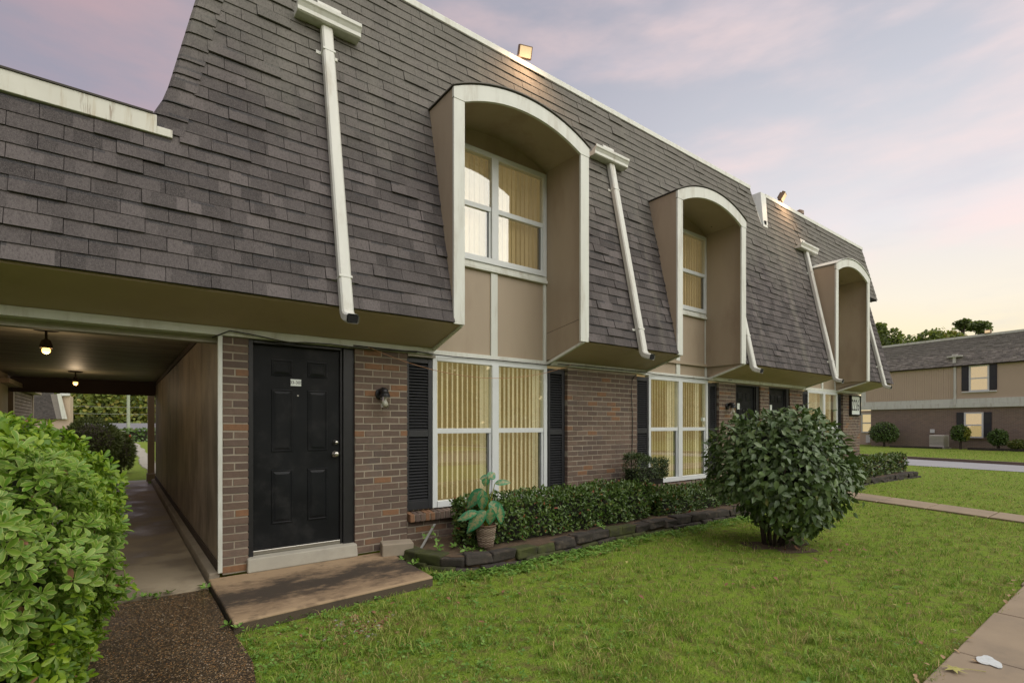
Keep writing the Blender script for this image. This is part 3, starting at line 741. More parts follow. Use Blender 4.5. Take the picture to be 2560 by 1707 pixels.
# ---- windows
def window(x0, m0, m1, x1, z0, z1, r0, r1, bl_mat, aL, aR, Y=YW, pitch=.075, single=False):
    mb = MB(); fw = .062; y0, y1 = Y-.035, Y+.05
    mb.box(x0, x0+fw, y0, y1, z0, z1); mb.box(x1-fw, x1, y0, y1, z0, z1); mb.box(x0+fw, x1-fw, y0, y1, z1-fw, z1); mb.box(x0+fw, x1-fw, y0-.012, y1, z0, z0+fw*1.25)
    mb.box(m0, m1, y0-.008, y1, z0+fw*1.25, z1-fw)
    for a, b in ((x0+fw, m0), (m1, x1-fw)): mb.box(a, b, y0+.012, y1-.002, r0, r1)
    win = mb.build('window', M['frame'], B, bevel=.004)
    for a, b in ((x0+fw, m0), (m1, x1-fw)):
        t = .03; zb = z0+fw*1.25           # lower sash stiles, dark tracks
        mb = MB(); mb.box(a+.002, a+t*.5, y0+.02, y1-.01, zb, r0); mb.box(b-t, b-.002, y0+.02, y1-.01, zb, r0); mb.build('sash', M['frame'], win)
        mb = MB(); mb.box(b-t-.022, b-t, y0+.03, y1-.012, zb, r0); mb.build('track', M['track'], win)
        for zl, zh, dy in ((zb, r0, .03), (r1, z1-fw, .018)):
            mb = MB(); mb.box(a+.001, b-.001, y0+dy+.004, y0+dy+.008, zl, zh); mb.build('pane', M['glass'], win)
    for a, b, al in ((x0+.03, (m0+m1)/2, aL), ((m0+m1)/2, x1-.03, aR)):
        x = a+pitch/2
        while x < b:
            aa = R(al+random.uniform(-3, 3)); w = .035
            if b-x < .16 and al > 15: aa = R(6)
            dx, dy = w*math.cos(aa), w*math.sin(aa); yc = Y+.12; zt, zb = z1-.03, z0+.08
            bx = random.uniform(-.002, .002)
            mb = MB(); t_ = .0012
            mb.hexa([(x-dx, yc-dy, zb), (x, yc-.006, zb), (x+dx+bx, yc+dy, zb), (x, yc+.002, zb), (x-dx, yc-dy, zt), (x, yc-.006, zt), (x+dx, yc+dy, zt), (x, yc+.002, zt)])
            mb.build('blind_slat', bl_mat, win, recalc=False); x += pitch
    return win
LOW = [(3.015, 3.892, 3.998, 4.855), (7.146, 7.987, 8.107, 8.933), (13.209, 14.09, 14.20, 14.983)]
for i, q in enumerate(LOW):
    wn_ = window(*q, .497, 2.342, 1.395, 1.458, M['blind'], 42, 31)
    if i == 1:
        mb = MB(); mb.box(8.775, 8.845, 5.522, 5.5235, 1.575, 1.64); mb.build('sticker', M['white'], wn_)
        mb = MB(); mb.box(8.715, 8.765, 5.522, 5.5235, 1.575, 1.64); mb.build('sticker', M['pole'], wn_)
UP = [(2.985, 3.887, 3.993, 4.845), (6.99, 7.95, 8.06, 8.915), (12.98, 14.04, 14.14, 14.90)]
for q in UP: window(*q, 3.60, 5.06, 4.29, 4.355, M['blind_up'], 14, 9, pitch=.078)

# ---- shutters
def shutter(x0, x1, flip=False):
    mb = MB(); y0, y1 = YW-.045, YW-.004; st = .055
    mb.box(x0, x0+st*.6, y0, y1, .498, 2.305); mb.box(x1-st, x1, y0, y1, .498, 2.305)
    for za, zb in ((.498, .60), (1.36, 1.435), (2.235, 2.305)): mb.box(x0+st*.6, x1-st, y0+.002, y1, za, zb)
    mb.box(x0, x1, y1, y1+.02, .498, 2.305)
    s = mb.build('shutter', M['shutter'], B, bevel=.003)
    for za, zb in ((.604, 1.356), (1.439, 2.231)):
        n = int((zb-za)/.0345); st_ = (zb-za)/n
        for k in range(n):
            z = za+k*st_
            mb = MB(); mb.hexa([(x0+st*.6, y0+.004, z+.001), (x1-st, y0+.004, z+.001), (x1-st, y1, z+st_-.008), (x0+st*.6, y1, z+st_-.008), (x0+st*.6, y0+.004, z+.008), (x1-st, y0+.004, z+.008), (x1-st, y1, z+st_), (x0+st*.6, y1, z+st_)])
            mb.build('slat', M['shutter'], s)
for a, b in ((2.665, 3.003), (4.868, 5.185), (6.80, 7.135), (8.945, 9.215), (12.86, 13.198), (14.995, 15.175)): shutter(a, b)

# ---- doors
def door(x0, x1, plate=None, dot=False):
    zt, zb = 2.33, .225
    mb = MB(); mb.box(x0, x0+.045, YB+.02, YW+.06, zb, zt); mb.box(x1-.12, x1, YB+.03, YW+.06, zb, zt)
    mb.box(x1-.145, x1-.12, YB+.055, YW+.06, zb, zt); mb.box(x0+.045, x1-.145, YB+.02, YW+.06, 2.295, zt)
    d = mb.build('door', M['black'], B, bevel=.004)
    sx0, sx1 = x0+.047, x1-.147; w = sx1-sx0; Yd = 5.53
    mb = MB(); mb.box(sx0, sx1, Yd, Yd+.045, .275, 2.293); mb.build('door_slab', M['door'], d)
    for fx0, fx1 in ((.20, .44), (.61, .85)):
        for za, zb_ in ((1.99, 2.16), (1.23, 1.86), (.51, 1.05)):
            a, b = sx0+w*fx0, sx0+w*fx1; mb = MB(); e = .022
            ring = lambda i, y: [(a+i, y, za+i), (b-i, y, za+i), (b-i, y, zb_-i), (a+i, y, zb_-i)]
            R4 = [ring(0, Yd+.001), ring(.004, Yd-.008), ring(.012, Yd-.009), ring(.02, Yd-.002), ring(.045, Yd-.010)]
            for r0_, r1_ in zip(R4[:-1], R4[1:]):
                for q in range(4): mb.face([r0_[q], r0_[(q+1) % 4], r1_[(q+1) % 4], r1_[q]])
            mb.face(R4[-1]); mb.build('door_panel', M['door'], d)
    for z, r in ((1.19, .028), (1.315, .024)):
        mb = MB(); c = (sx0+w*.945, Yd, z)
        mb.tube([(c[0], Yd, z), (c[0], Yd-.012, z), (c[0], Yd-.014, z), (c[0], Yd-.03, z), (c[0], Yd-.04, z), (c[0], Yd-.058, z), (c[0], Yd-.064, z)], [.034, .034, .013, .013, r, r, r*.6] if z < 1.25 else [.027, .027, .025, .02, .02, .018, .012], 14)
        mb.build('door_knob' if z < 1.25 else 'deadbolt', M['metal'], d, smooth=True)
    mb = MB(); mb.box(sx0, sx1, Yd-.03, Yd+.05, .235, .272); mb.build('threshold', M['metal'], d, bevel=.004)
    mb = MB(); mb.tube([(sx0+w*.5, Yd, 1.80), (sx0+w*.5, Yd-.008, 1.80)], .008, 10); mb.build('peephole', M['metal'], d)
    mb = MB(); px = sx0+w*.475 if plate else sx0+w*.22
    pw_, ph = (.051, .034) if plate else (.045, .06)
    zc_ = 1.932 if plate else 1.88
    mb.box(px-pw_, px+pw_, Yd-.012, Yd-.001, zc_-ph, zc_+ph); pl = mb.build('number_plate', M['signwhite'], d)
    if plate: text('plate_number', plate, (px, Yd-.0125, zc_), .044, M['ink'], pl)
    if dot:
        mb = MB(); mb.tube([(sx0+w*.22, Yd, 1.66), (sx0+w*.22, Yd-.004, 1.66)], .035, 12); mb.build('sticker', M['bluedot'], d)
    mb = MB(); mb.hexa([(x0-.02, YB-.06, .09), (x1+.01, YB-.06, .09), (x1+.01, YW, .09), (x0-.02, YW, .09), (x0-.015, YB-.045, .222), (x1+.005, YB-.045, .222), (x1+.005, YW, .232), (x0-.015, YW, .232)])
    mb.build('door_sill', M['concrete_lt'], B, bevel=.012)
    return d
def text(name, s, loc, size, mat, parent, sxs=1.0, ext=.0012):
    cu = bpy.data.curves.new(name, 'FONT'); cu.body = s; cu.size = size; cu.align_x = 'CENTER'; cu.align_y = 'CENTER'; cu.extrude = ext
    tmp = bpy.data.objects.new(name, cu); me = bpy.data.meshes.new_from_object(tmp); bpy.data.objects.remove(tmp)
    me.transform(Matrix.Translation(loc) @ Matrix.Rotation(R(90), 4, 'X') @ Matrix.Diagonal((sxs, 1, 1, 1)))
    me.materials.clear(); me.materials.append(mat)
    o = bpy.data.objects.new(name, me); col.objects.link(o); put(o, parent); return o
door(.99, 2.035, '03-305')
door(9.82, 10.80, None, True)
door(11.18, 12.16)

# ---- mansard roof
SL = .2211; RT = math.sqrt(1+SL*SL)
ZE, ZT = 2.60, 6.55
def ym(z): return 4.777+SL*(z-2.614)
NV = Vector((0, -1, SL))/RT            # outward
SV = Vector((0, SL, 1))/RT             # up-slope
DORM = [(2.865, 4.925), (6.885, 8.93), (12.86, 14.91)]
def xhip(z): return .405+.222*(z-3.905)
def xend(z): return 16.585-.10*(z-2.6) if z < 5.02 else 17.15-.115*(z-5.13)
def dome(i, x, outer=True):            # height of a dormer's arch over x
    a, b = DORM[i]; c = (a+b)/2; h = (b-a)/2; t = max(-1, min(1, (x-c)/h))
    r_ = (h*h+.255**2)/(2*.255); return 5.135+math.sqrt(max(0, r_*r_-(t*h)**2))-(r_-.255)
def spans(z):
    lo = -4.3 if z < 3.84 else xhip(z)
    cuts = []
    for i, (a, b) in enumerate(DORM):
        if z < 5.135: cuts.append((a+.004, b-.004))
        elif z < 5.37:
            c = (a+b)/2; h = (b-a)/2
            w = [x for x in np.linspace(a, b, 60) if dome(i, x) > z]
            if w: cuts.append((w[0], w[-1]))
    if z > 5.78: f = (z-5.78)/.77; cuts.append((10.84-.14*f, 11.10+.26*f))
    out = []; x = lo
    for a, b in cuts: out.append((x, a)); x = b
    out.append((x, xend(z))); return out
mb = MB()
zz = list(np.arange(ZE, ZT, .08))+[ZT]
for z0, z1 in zip(zz[:-1], zz[1:]):
    s0, s1 = spans((z0+z1)/2), None
    for a, b in s0:
        a += .006; b -= .006
        p = [(a, ym(z0)+.012, z0), (b, ym(z0)+.012, z0), (b, ym(z1)+.012, z1), (a, ym(z1)+.012, z1)]
        mb.face(p); mb.face([(x, y+.12, z) for x, y, z in reversed(p)])
roof = mb.build('mansard_roof', M['sheath'], B, recalc=False)
tabs = []
nrow = int((ZT-ZE)/ROWP)+1
for i in range(nrow):
    z = ZE+i*ROWP; zt = min(z+ROWP, ZT)
    off = (.1525 if i % 2 else 0)+random.uniform(-.02, .02)
    for a, b in spans((z+zt)/2):
        x = math.floor((a-off)/.305)*.305+off
        while x < b:
            p, q = max(a, x+.002), min(b, x+.303)
            if q-p > .012: tabs.append((p, q, z, (zt-z)*RT))
            x += .305
TV = [(-.5, -0.02, .55), (.5, -0.02, .55), (.5, 1.0, .06), (-.5, 1.0, .06), (-.5, -0.02, 1.0), (.5, -0.02, 1.0), (.5, 1.0, .5), (-.5, 1.0, .5)]
TF = [(4, 5, 6, 7), (0, 1, 5, 4), (1, 2, 6, 5), (3, 0, 4, 7), (2, 3, 7, 6)]
TF = [(0, 1, 5, 4), (4, 5, 6, 7), (1, 2, 6, 5), (3, 0, 4, 7), (3, 2, 1, 0)]
tm = bpy.data.meshes.new('shingle'); tm.from_pydata(TV, [], TF); tm.materials.append(M['shingle'])
def tsc(t):
    px, py, d = proj((t[0]+t[1])/2, ym(t[2]), t[2]+.06)
    return (t[1]-t[0])*t[3]/d**2 if -40 < px < 2600 and -30 < py < 1740 else 0
tabs.sort(key=tsc, reverse=True); rest = MB()
for i, (a, b, z, h) in enumerate(tabs):
    th = .021+random.uniform(-.003, .004)+(random.random() > .9)*.010
    u = Vector((1, 0, 0)) ; sk = random.uniform(-.012, .012)
    v = (SV+Vector((0, 0, 0))).normalized()
    o_ = Vector(((a+b)/2, ym(z), z+random.uniform(-.002, .002)))+NV*.002
    mtx = Matrix.Identity(4)
    u2 = (u+SV*sk*.6)
    for r_ in range(3): mtx[r_][0] = u2[r_]*(b-a); mtx[r_][1] = v[r_]*h; mtx[r_][2] = NV[r_]*th; mtx[r_][3] = o_[r_]
    if i < 300:
        o = bpy.data.objects.new('shingle', tm); col.objects.link(o); o.parent = roof; o.matrix_basis = mtx
    else: rest.add([mtx @ Vector(p) for p in TV], TF)
o = rest.build('shingles', M['shingle'], roof, recalc=False); o['kind'] = 'stuff'
# hip: folded cap shingles and the sloping end of the upper roof
mb = MB()
for z0, z1 in ((3.80, 6.55),):
    xh0, xh1 = xhip(z0)-.15, xhip(z1)-.15
    mb.face([(xh0, ym(z0)+.02, z0), (xh0, 15.6, z0), (xh1, 15.6, z1), (xh1, ym(z1)+.02, z1)])
    mb.face([(xh0+.15, ym(z0)+.02, z0), (xh0, ym(z0)+.02, z0), (xh1, ym(z1)+.02, z1), (xh1+.15, ym(z1)+.02, z1)])
mb.build('roof_end', M['shingle'], B)
k = 0; z = 3.875
while z < 6.5:
    z1 = min(z+.150, 6.56); fl = .10*max(0, 1-(z-3.87)/.45)**2; fl1 = .10*max(0, 1-(z1-3.87)/.45)**2
    pts = []
    for zz_, e, f_ in ((z, .030, fl), (z1+.02, .012, fl1)):
        xi, xo = xhip(zz_)+.03, xhip(zz_)-.165-f_
        y = ym(zz_)-e
        pts += [[(xi, y, zz_), ((xi+xo)/2-.02, y-.004, zz_), (xo+.02, y+.004, zz_), (xo-.004, y+.03, zz_), (xo-.01, y+.22, zz_)]]
    mb = MB(); mb.strip(pts[0], pts[1])
    low = [(x, y+.012, zz_) for x, y, zz_ in pts[0]]; mb.strip(pts[0], low)
    mb.face([pts[0][0], pts[1][0], (pts[1][0][0], pts[1][0][1]+.02, pts[1][0][2]), (pts[0][0][0], pts[0][0][1]+.03, pts[0][0][2])])
    mb.build('hip_shingle', M['shingle'], roof, recalc=False); z = z1; k += 1
mb = MB(); mb.hexa([(.17, ym(3.82)-.02, 3.80), (.46, ym(3.82)-.02, 3.80), (.46, ym(3.82)+.08, 3.80), (.17, ym(3.82)+.08, 3.80), (.22, ym(3.9)-.016, 3.905), (.46, ym(3.9)-.016, 3.905), (.46, ym(3.9)+.08, 3.905), (.22, ym(3.9)+.08, 3.905)])
mb.build('hip_base', M['shingle'], roof)
# little flared end at the far right
mb = MB(); mb.prism([(16.36, ym(5.02), 5.02), (17.15, ym(5.02), 5.02), (16.95, ym(6.55), 6.55), (16.36, ym(6.55), 6.55)], (0, .25, 0)); mb.build('roof_flare', M['sheath'], B)
mb = MB(); mb.prism([(16.30, 4.80, 2.60), (xend(2.6), 4.80, 2.60), (xend(4.9), ym(4.9), 4.95), (16.30, ym(4.9), 4.95)], (0, .35, 0)); mb.build('roof_rake', M['sheath'], B)
# coping, low parapet fascia, notch board
mb = MB(); yt = ym(ZT)
mb.box(xhip(ZT)-.17, 10.70, yt-.035, yt+.16, 6.525, 6.605); mb.build('roof_coping', M['trim'], B, bevel=.006)
mb = MB(); mb.box(11.36, xend(ZT)+.02, yt-.035, yt+.16, 6.525, 6.605); mb.build('roof_coping', M['trim'], B, bevel=.006)
mb = MB(); mb.box(-4.3, xhip(3.9)-.16, ym(3.84)-.04, ym(3.84)+.10, 3.835, 3.985); mb.box(xhip(3.9)-.16, xhip(3.9)-.055, ym(3.84)-.04, ym(3.84)+.02, 3.835, 3.90)
mb.build('parapet_fascia', M['rusty'], B, bevel=.004)
mb = MB(); mb.box(-4.3, .22, ym(3.84)-.05, ym(3.84)+.12, 3.986, 4.0); mb.build('drip_edge', simple('dark_drip', (.05, .045, .035), .8), B)
mb = MB()
mb.prism([(10.93, ym(5.74)-.02, 5.74), (11.13, ym(5.74)-.02, 5.74), (11.385, yt-.02, 6.60), (11.16, yt-.02, 6.60)], (0, .25, 0))
nb = mb.build('notch_board', M['trim'], B, bevel=.004)
mb = MB(); mb.box(11.005, 11.075, ym(5.84)-.035, ym(5.84)-.01, 5.80, 5.88); mb.build('scupper', M['black_in'], nb)
mb = MB()
for zz_ in (0,):
    mb.hexa([(10.69, yt-.012, 6.52), (10.735, yt-.012, 6.52), (10.735, yt+.1, 6.52), (10.69, yt+.1, 6.52), (10.69, yt-.02, 6.60), (10.735, yt-.02, 6.6), (10.735, yt+.1, 6.6), (10.69, yt+.1, 6.6)])
mb.prism([(10.845, ym(5.78)-.012, 5.78), (10.875, ym(5.78)-.012, 5.78), (10.735, yt-.012, 6.52), (10.70, yt-.012, 6.52)], (0, .12, 0)); mb.build('rake_trim', M['trim'], B)

# soffits (they rise outward)
for a, b in ((-4.3, 2.985), (4.855, 6.985), (8.915, 12.98), (14.905, 16.50)):
    mb = MB(); y0, y1 = 4.80, YB-.03
    mb.hexa([(a, y0, 2.585), (b, y0, 2.585), (b, y1+.05, 2.398), (a, y1+.05, 2.398), (a, y0, 2.61), (b, y0, 2.61), (b, y1+.05, 2.45), (a, y1+.05, 2.45)])
    sf = mb.build('soffit', M['soffit'], B)
    if a > 4 and a < 14:
        mb = MB(); xx = a+(b-a)*.8
        mb.hexa([(xx-.18, 4.86, 2.562), (xx+.18, 4.86, 2.562), (xx+.18, 4.96, 2.534), (xx-.18, 4.96, 2.534), (xx-.18, 4.86, 2.58), (xx+.18, 4.86, 2.58), (xx+.18, 4.96, 2.56), (xx-.18, 4.96, 2.56)]); mb.build('soffit_vent', M['soffit'], sf)

# ---- dormers
def arch(x0, x1, zs, rise, n=18):
    c = (x0+x1)/2; h = (x1-x0)/2; r_ = (h*h+rise*rise)/(2*rise)
    return [(x0+(x1-x0)*i/n, zs+math.sqrt(max(0, r_*r_-(x0+(x1-x0)*i/n-c)**2))-(r_-rise)) for i in range(n+1)]
def dormer(i):
    x0, x1 = DORM[i]; u = UP[i]; YF = 4.765
    wi0, wi1 = u[0]-.005, u[3]+.005
    inL, inR = x0+.135, x1-.15
    av = arch(wi0, wi1, 5.10, .205); mb = MB()
    mb.strip([(x, YF+.03, z) for x, z in av], [(x, YW+.06, z) for x, z in av]); d = mb.build('dormer', M['tan'], B, smooth=True)
    # side cheeks outside
    zs = [2.60, 3.2, 3.8, 4.4, 5.0, 5.135]
    for xx, sgn in ((x0, 1), (x1, -1)):
        mb = MB(); A = [(xx, YF+.028, z) for z in zs]; Bq = [(xx, ym(z)+.03, z) for z in zs]
        mb.strip(A, Bq); mb.strip([(x_+sgn*.05, y_, z_) for x_, y_, z_ in A], [(x_+sgn*.05, YW+.02, z_) for x_, y_, z_ in Bq])
        mb.face([A[0], A[-1], (xx+sgn*.05, A[-1][1], A[-1][2]), (xx+sgn*.05, A[0][1], A[0][2])]); mb.build('cheek', M['tan'], d, recalc=False)
    # inside reveals down to the soffit line
    for xx, nm in ((wi0, 'reveal'), (wi1, 'reveal')):
        mb = MB(); t = .06 if xx == wi0 else -.06
        mb.prism([(xx, YF+.03, 2.59), (xx, YW+.06, 2.40), (xx, YW+.06, 5.16), (xx, YF+.03, 5.16)], (-t, 0, 0)); mb.build(nm, M['tan'], d)
        mb = MB(); q = .012*(1 if xx == wi0 else -1)
        mb.hexa([(xx+q, YF+.03, 2.572), (xx-2*q, YF+.03, 2.572), (xx-2*q, YW-.01, 2.345), (xx+q, YW-.01, 2.345), (xx+q, YF+.03, 2.605), (xx-2*q, YF+.03, 2.605), (xx-2*q, YW-.01, 2.385), (xx+q, YW-.01, 2.385)])
        mb.build('bottom_trim', M['trim'], d)
    for xx, q in ((wi1, -.0015),):
        mb = MB(); mb.hexa([(xx+q, YF+.04, 2.905), (xx+.002, YF+.04, 2.905), (xx+.002, YW-.03, 2.80), (xx+q, YW-.03, 2.80), (xx+q, YF+.04, 2.910), (xx+.002, YF+.04, 2.910), (xx+.002, YW-.03, 2.805), (xx+q, YW-.03, 2.805)]); mb.build('seam', M['darkbeam'], d)
    # front posts and arch board
    for a, b in ((x0-.004, inL), (inR, x1+.002)):
        mb = MB(); mb.box(a, b, YF, YF+.03, 2.588, 5.02); mb.build('post', M['trim'], d, bevel=.004)
    ao = arch(x0-.006, x1+.004, 5.135, .255); ai = arch(inL, inR, 5.021, .205)
    n = len(ao); mb = MB()
    ai2 = [(x0-.004, 5.021)]+ai+[(x1+.002, 5.021)]; ao2 = [(x0-.006, 5.03)]+ao+[(x1+.004, 5.03)]
    for y in (YF-.004, YF+.032): mb.strip([(x, y, z) for x, z in ao2], [(x, y, z) for x, z in ai2])
    for L in (ao2, ai2): mb.strip([(x, YF-.004, z) for x, z in L], [(x, YF+.032, z) for x, z in L])
    mb.build('arch_trim', M['trim'], d)
    # barrel vault inside, thin curved roof outside
    ar = arch(x0-.02, x1+.02, 5.14, .262); mb = MB()
    def yb(z): return ym(z)+.02
    mb.strip([(x, YF-.02, z+.004) for x, z in ar], [(x, yb(z), z+.004) for x, z in ar]); mb.strip([(x, YF-.02, z+.016) for x, z in ar], [(x, yb(z), z+.016) for x, z in ar]); mb.strip([(x, YF-.02, z+.004) for x, z in ar], [(x, YF-.02, z+.016) for x, z in ar])
    for e in (0, -1): mb.face([(ar[e][0], YF-.02, ar[e][1]+.004), (ar[e][0], yb(ar[e][1]), ar[e][1]+.004), (ar[e][0], yb(ar[e][1]), ar[e][1]+.016), (ar[e][0], YF-.02, ar[e][1]+.016)])
    mb.build('dormer_roof', simple('roof_edge_metal', (.12, .11, .095), .7) if i < 2 else M['trim'], d)
    # wall around the upper window
    mb = MB(); zt = 5.06
    tym = [(wi0, YW, zt)]+[(x, YW, z) for x, z in av]+[(wi1, YW, zt)]
    mb.prism(tym, (0, .05, 0)); mb.build('tympanum', M['tan'], d)
    for a, b in ((wi0, u[1]), (u[2], u[3]-.045)):
        mb = MB(); mb.box(a, b, YW-.0, YW+.04, 2.41, 3.52); mb.build('wall_panel', M['tan'], d)
    mb = MB(); mb.box(u[1], u[2], YW-.022, YW+.04, 2.41, 3.50); mb.box(u[3]-.045, wi1, YW-.02, YW+.04, 2.41, 3.50)
    mb.box(wi0, wi1, YW-.03, YW+.05, 2.343, 2.409); mb.build('wall_trim', M['trim'], d, bevel=.003)
    mb = MB(); mb.box(wi0, wi1, YW-.05, YW+.05, 3.502, 3.545); mb.box(wi0, wi1, YW-.03, YW+.05, 3.545, 3.598); mb.build('upper_sill', M['trim'], d, bevel=.004)
    if i == 1:
        mb = MB(); mb.box(wi0, wi1+.0, YW-.045, YW-.02, 2.60, 2.655); mb.build('cross_board', M['tan'], d, bevel=.003)
    return d
for i in range(3): dormer(i)

# ---- downspouts
def downspout(xp, ztop, head=None, x_low=None, straps=(2.9,)):
    off = .062; w, t = .115, .085
    def P(z, x): return Vector((x, ym(z), z))+NV*(off)
    xl = xp if x_low is None else x_low
    pts = [P(ztop, xp), P((ztop+2.9)/2, (xp+xl)/2), P(2.70, xl), P(2.60, xl)]
    pts += [pts[-1]+Vector((0, -.012, -.07)), pts[-1]+Vector((0, -.045, -.115)), pts[-1]+Vector((0, -.10, -.14)), pts[-1]+Vector((0, -.17, -.158))]
    mb = MB(); mb.rtube(pts, w, t); d = mb.build('downspout', M['gutter'], B, recalc=True)
    e = pts[-1]; tg = (pts[-1]-pts[-2]).normalized(); nn = Vector((0, tg.z, -tg.y))
    mb = MB(); mb.obox(e-tg*.004, Vector((w/2-.012, 0, 0)), nn*(t/2-.012), tg*.002); mb.build('outlet', M['black_in'], d)
    for z in straps:
        x = xl+(xp-xl)*(z-2.6)/max(.1, ztop-2.6); c = P(z, x)
        mb = MB(); mb.obox(c, (w/2+.005, 0, 0), NV*(t/2+.004), SV*.012)
        for sg in (-1, 1): mb.obox(c+Vector((sg*(w/2+.022), 0, 0))-NV*.045, (.030, 0, 0), NV*.008, SV*.020)
        mb.build('strap', M['gutter'], d, bevel=.003)
    if head:
        a, b = head; z0 = ztop+.005
        mb = MB()
        prof = [(.01, 0), (.135, 0), (.150, .012), (.148, .05), (.165, .085), (.178, .10), (.178, .135), (.165, .138), (.160, .11), (.02, .05)]
        base = Vector((0, ym(z0), z0))
        pl = [base+Vector((a, 0, 0))+Vector((0, -q, SL*q*.0+h_)) for q, h_ in prof]
        mb.prism(pl, (b-a, 0, 0)); mb.build('conductor_head', M['gutter'], d, bevel=.002)
        mb = MB(); bx0, bx1 = xp-.06, xp+.19
        mb.obox(Vector(((bx0+bx1)/2, ym(z0+.22), z0+.22))+NV*.03, ((bx1-bx0)/2, 0, 0), NV*.006, SV*.11); mb.build('back_plate', M['gutter'], d, bevel=.01)
downspout(1.70, 5.575, (1.395, 2.035), 1.675, (2.86, 5.28))
downspout(6.0, 5.49, (5.57, 6.31), 5.965, (2.86, 5.05))
downspout(9.10, 5.5, (8.95, 9.6) if False else None, 9.055, (3.1,))
downspout(12.74, 5.53, (12.30, 13.18), 12.62, (2.9, 5.0))
downspout(15.74, 5.4, None, 15.70, (3.0,))

# ------------------------------------------------------------------ lamps, sign, floodlights, cable
def wall_lamp(x, z, label):
    t = thing('wall_lamp', label, 'lamp', (x, YB, z), 'wall lamps beside the doors')
    mb = MB(); mb.tube([(x, YB, z), (x, YB-.02, z), (x, YB-.028, z)], [.062, .062, .05], 16); mb.build('back_plate', M['black'], t, smooth=False)
    mb = MB(); mb.tube([(x, YB-.02, z+.015), (x, YB-.07, z+.04), (x, YB-.115, z+.03), (x, YB-.125, z-.01)], [.03, .034, .04, .045], 12); mb.build('arm', M['black'], t, smooth=True)
    mb = MB(); mb.lathe((x, YB-.125, z-.01), [(.0, .012), (.045, .01), (.056, -.01), (.056, -.03), (.0, -.03)], 18); mb.build('cap', M['black'], t)
    mb = MB(); mb.lathe((x, YB-.125, z-.04), [(.05, 0), (.052, -.04), (.05, -.10), (.04, -.125), (.0, -.128)], 18); mb.build('glass_jar', M['jar'], t, smooth=True)
    mb = MB(); mb.lathe((x, YB-.125, z-.04), [(.012, 0), (.014, -.03), (.03, -.06), (.031, -.08), (.018, -.10), (0, -.105)], 14); mb.build('bulb', M['bulbwhite'], t, smooth=True)
    return t
wall_lamp(2.32, 1.845, 'black jar wall lamp on the brick pier between the numbered door and the first window')
wall_lamp(9.49, 1.87, 'black jar wall lamp on the brick pier left of the door with a blue sticker')
wall_lamp(12.53, 1.90, 'black jar wall lamp half hidden behind the round bush, beside the farthest door')

t = thing('house_number_sign', 'black framed white sign with the number 2226 on the last brick pier', 'sign', (15.9, YB, 2.0))
sx0, sx1, sz0, sz1 = 15.55, 16.22, 1.76, 2.30
mb = MB(); f_ = .035
mb.box(sx0, sx0+f_, YB-.06, YB-.004, sz0, sz1); mb.box(sx1-f_, sx1, YB-.06, YB-.004, sz0, sz1); mb.box(sx0+f_, sx1-f_, YB-.06, YB-.004, sz0, sz0+f_*.7); mb.box(sx0+f_, sx1-f_, YB-.06, YB-.004, sz1-f_*.7, sz1)
mb.build('sign_frame', M['black'], t)
mb = MB(); mb.box(sx0+f_, sx1-f_, YB-.035, YB-.004, sz0+f_*.7, sz1-f_*.7); pn = mb.build('sign_panel', M['signwhite'], t)
text('number', '2226', ((sx0+sx1)/2, YB-.037, (sz0+sz1)/2-.01), .42, M['ink'], t, .62)

def floodlight(x, label, facing, sc=1.0):
    zt = 6.605; yb_ = yt_ = ym(ZT)+.02
    t = thing('floodlight', label, 'lamp', (x, yb_, zt), 'floodlights on the roof edge')
    mb = MB(); mb.lathe((x-.13*sc, yb_, zt), [(0, .03), (.05, .03), (.055, 0)], 12); mb.tube([(x-.13*sc, yb_, zt+.02), (x-.10*sc, yb_-.01, zt+.10), (x-.05*sc, yb_-.015, zt+.14)], .018, 8); mb.build('bracket', M['bronze'], t)
    c = Vector((x+.02*sc, yb_-.04, zt+.20*sc)); n = Vector(facing).normalized(); s_ = n.cross(Vector((0, 0, 1))).normalized(); u_ = s_.cross(n)
    mb = MB(); mb.obox(c, s_*.16*sc, u_*.13*sc, n*.035); mb.obox(c-n*.05, s_*.11*sc, u_*.09*sc, n*.03); mb.build('lamp_case', M['bronze'], t, bevel=.008)
    mb = MB(); mb.obox(c+n*.037, s_*.135*sc, u_*.105*sc, n*.004); mb.build('lens', M['lens'], t)
    l = bpy.data.lights.new('floodlight_glow', 'SPOT'); l.energy = 30; l.color = (1.0, .60, .34); l.spot_size = R(150); l.spot_blend = 1.0; l.shadow_soft_size = .12
    lo = bpy.data.objects.new('floodlight_glow', l); col.objects.link(lo); lo.location = c+n*.10+Vector((0, -.25, 0)); lo.rotation_euler = (-(Vector((0, .35, -1))).normalized()).to_track_quat('Z', 'Y').to_euler()
    lo.parent = t; lo.matrix_parent_inverse = Matrix.Translation(t.location).inverted()
floodlight(4.52, 'square floodlight on the roof edge above the nearest arched dormer', (-.35, -1, -.55), .62)
floodlight(12.15, 'square floodlight glowing on the roof edge beyond the white notch', (.3, -1, -.6), .75)
mb = MB(); mb.tube([(13.55, 5.85, 6.3), (13.55, 5.85, 6.78)], .06, 10); mb.lathe((13.55, 5.85, 6.76), [(.10, 0), (.10, .08), (.02, .13), (0, .13)], 12)
tag(mb.build('roof_vent', M['bronze']), 'small dark vent pipe poking over the far roof edge', 'vent')

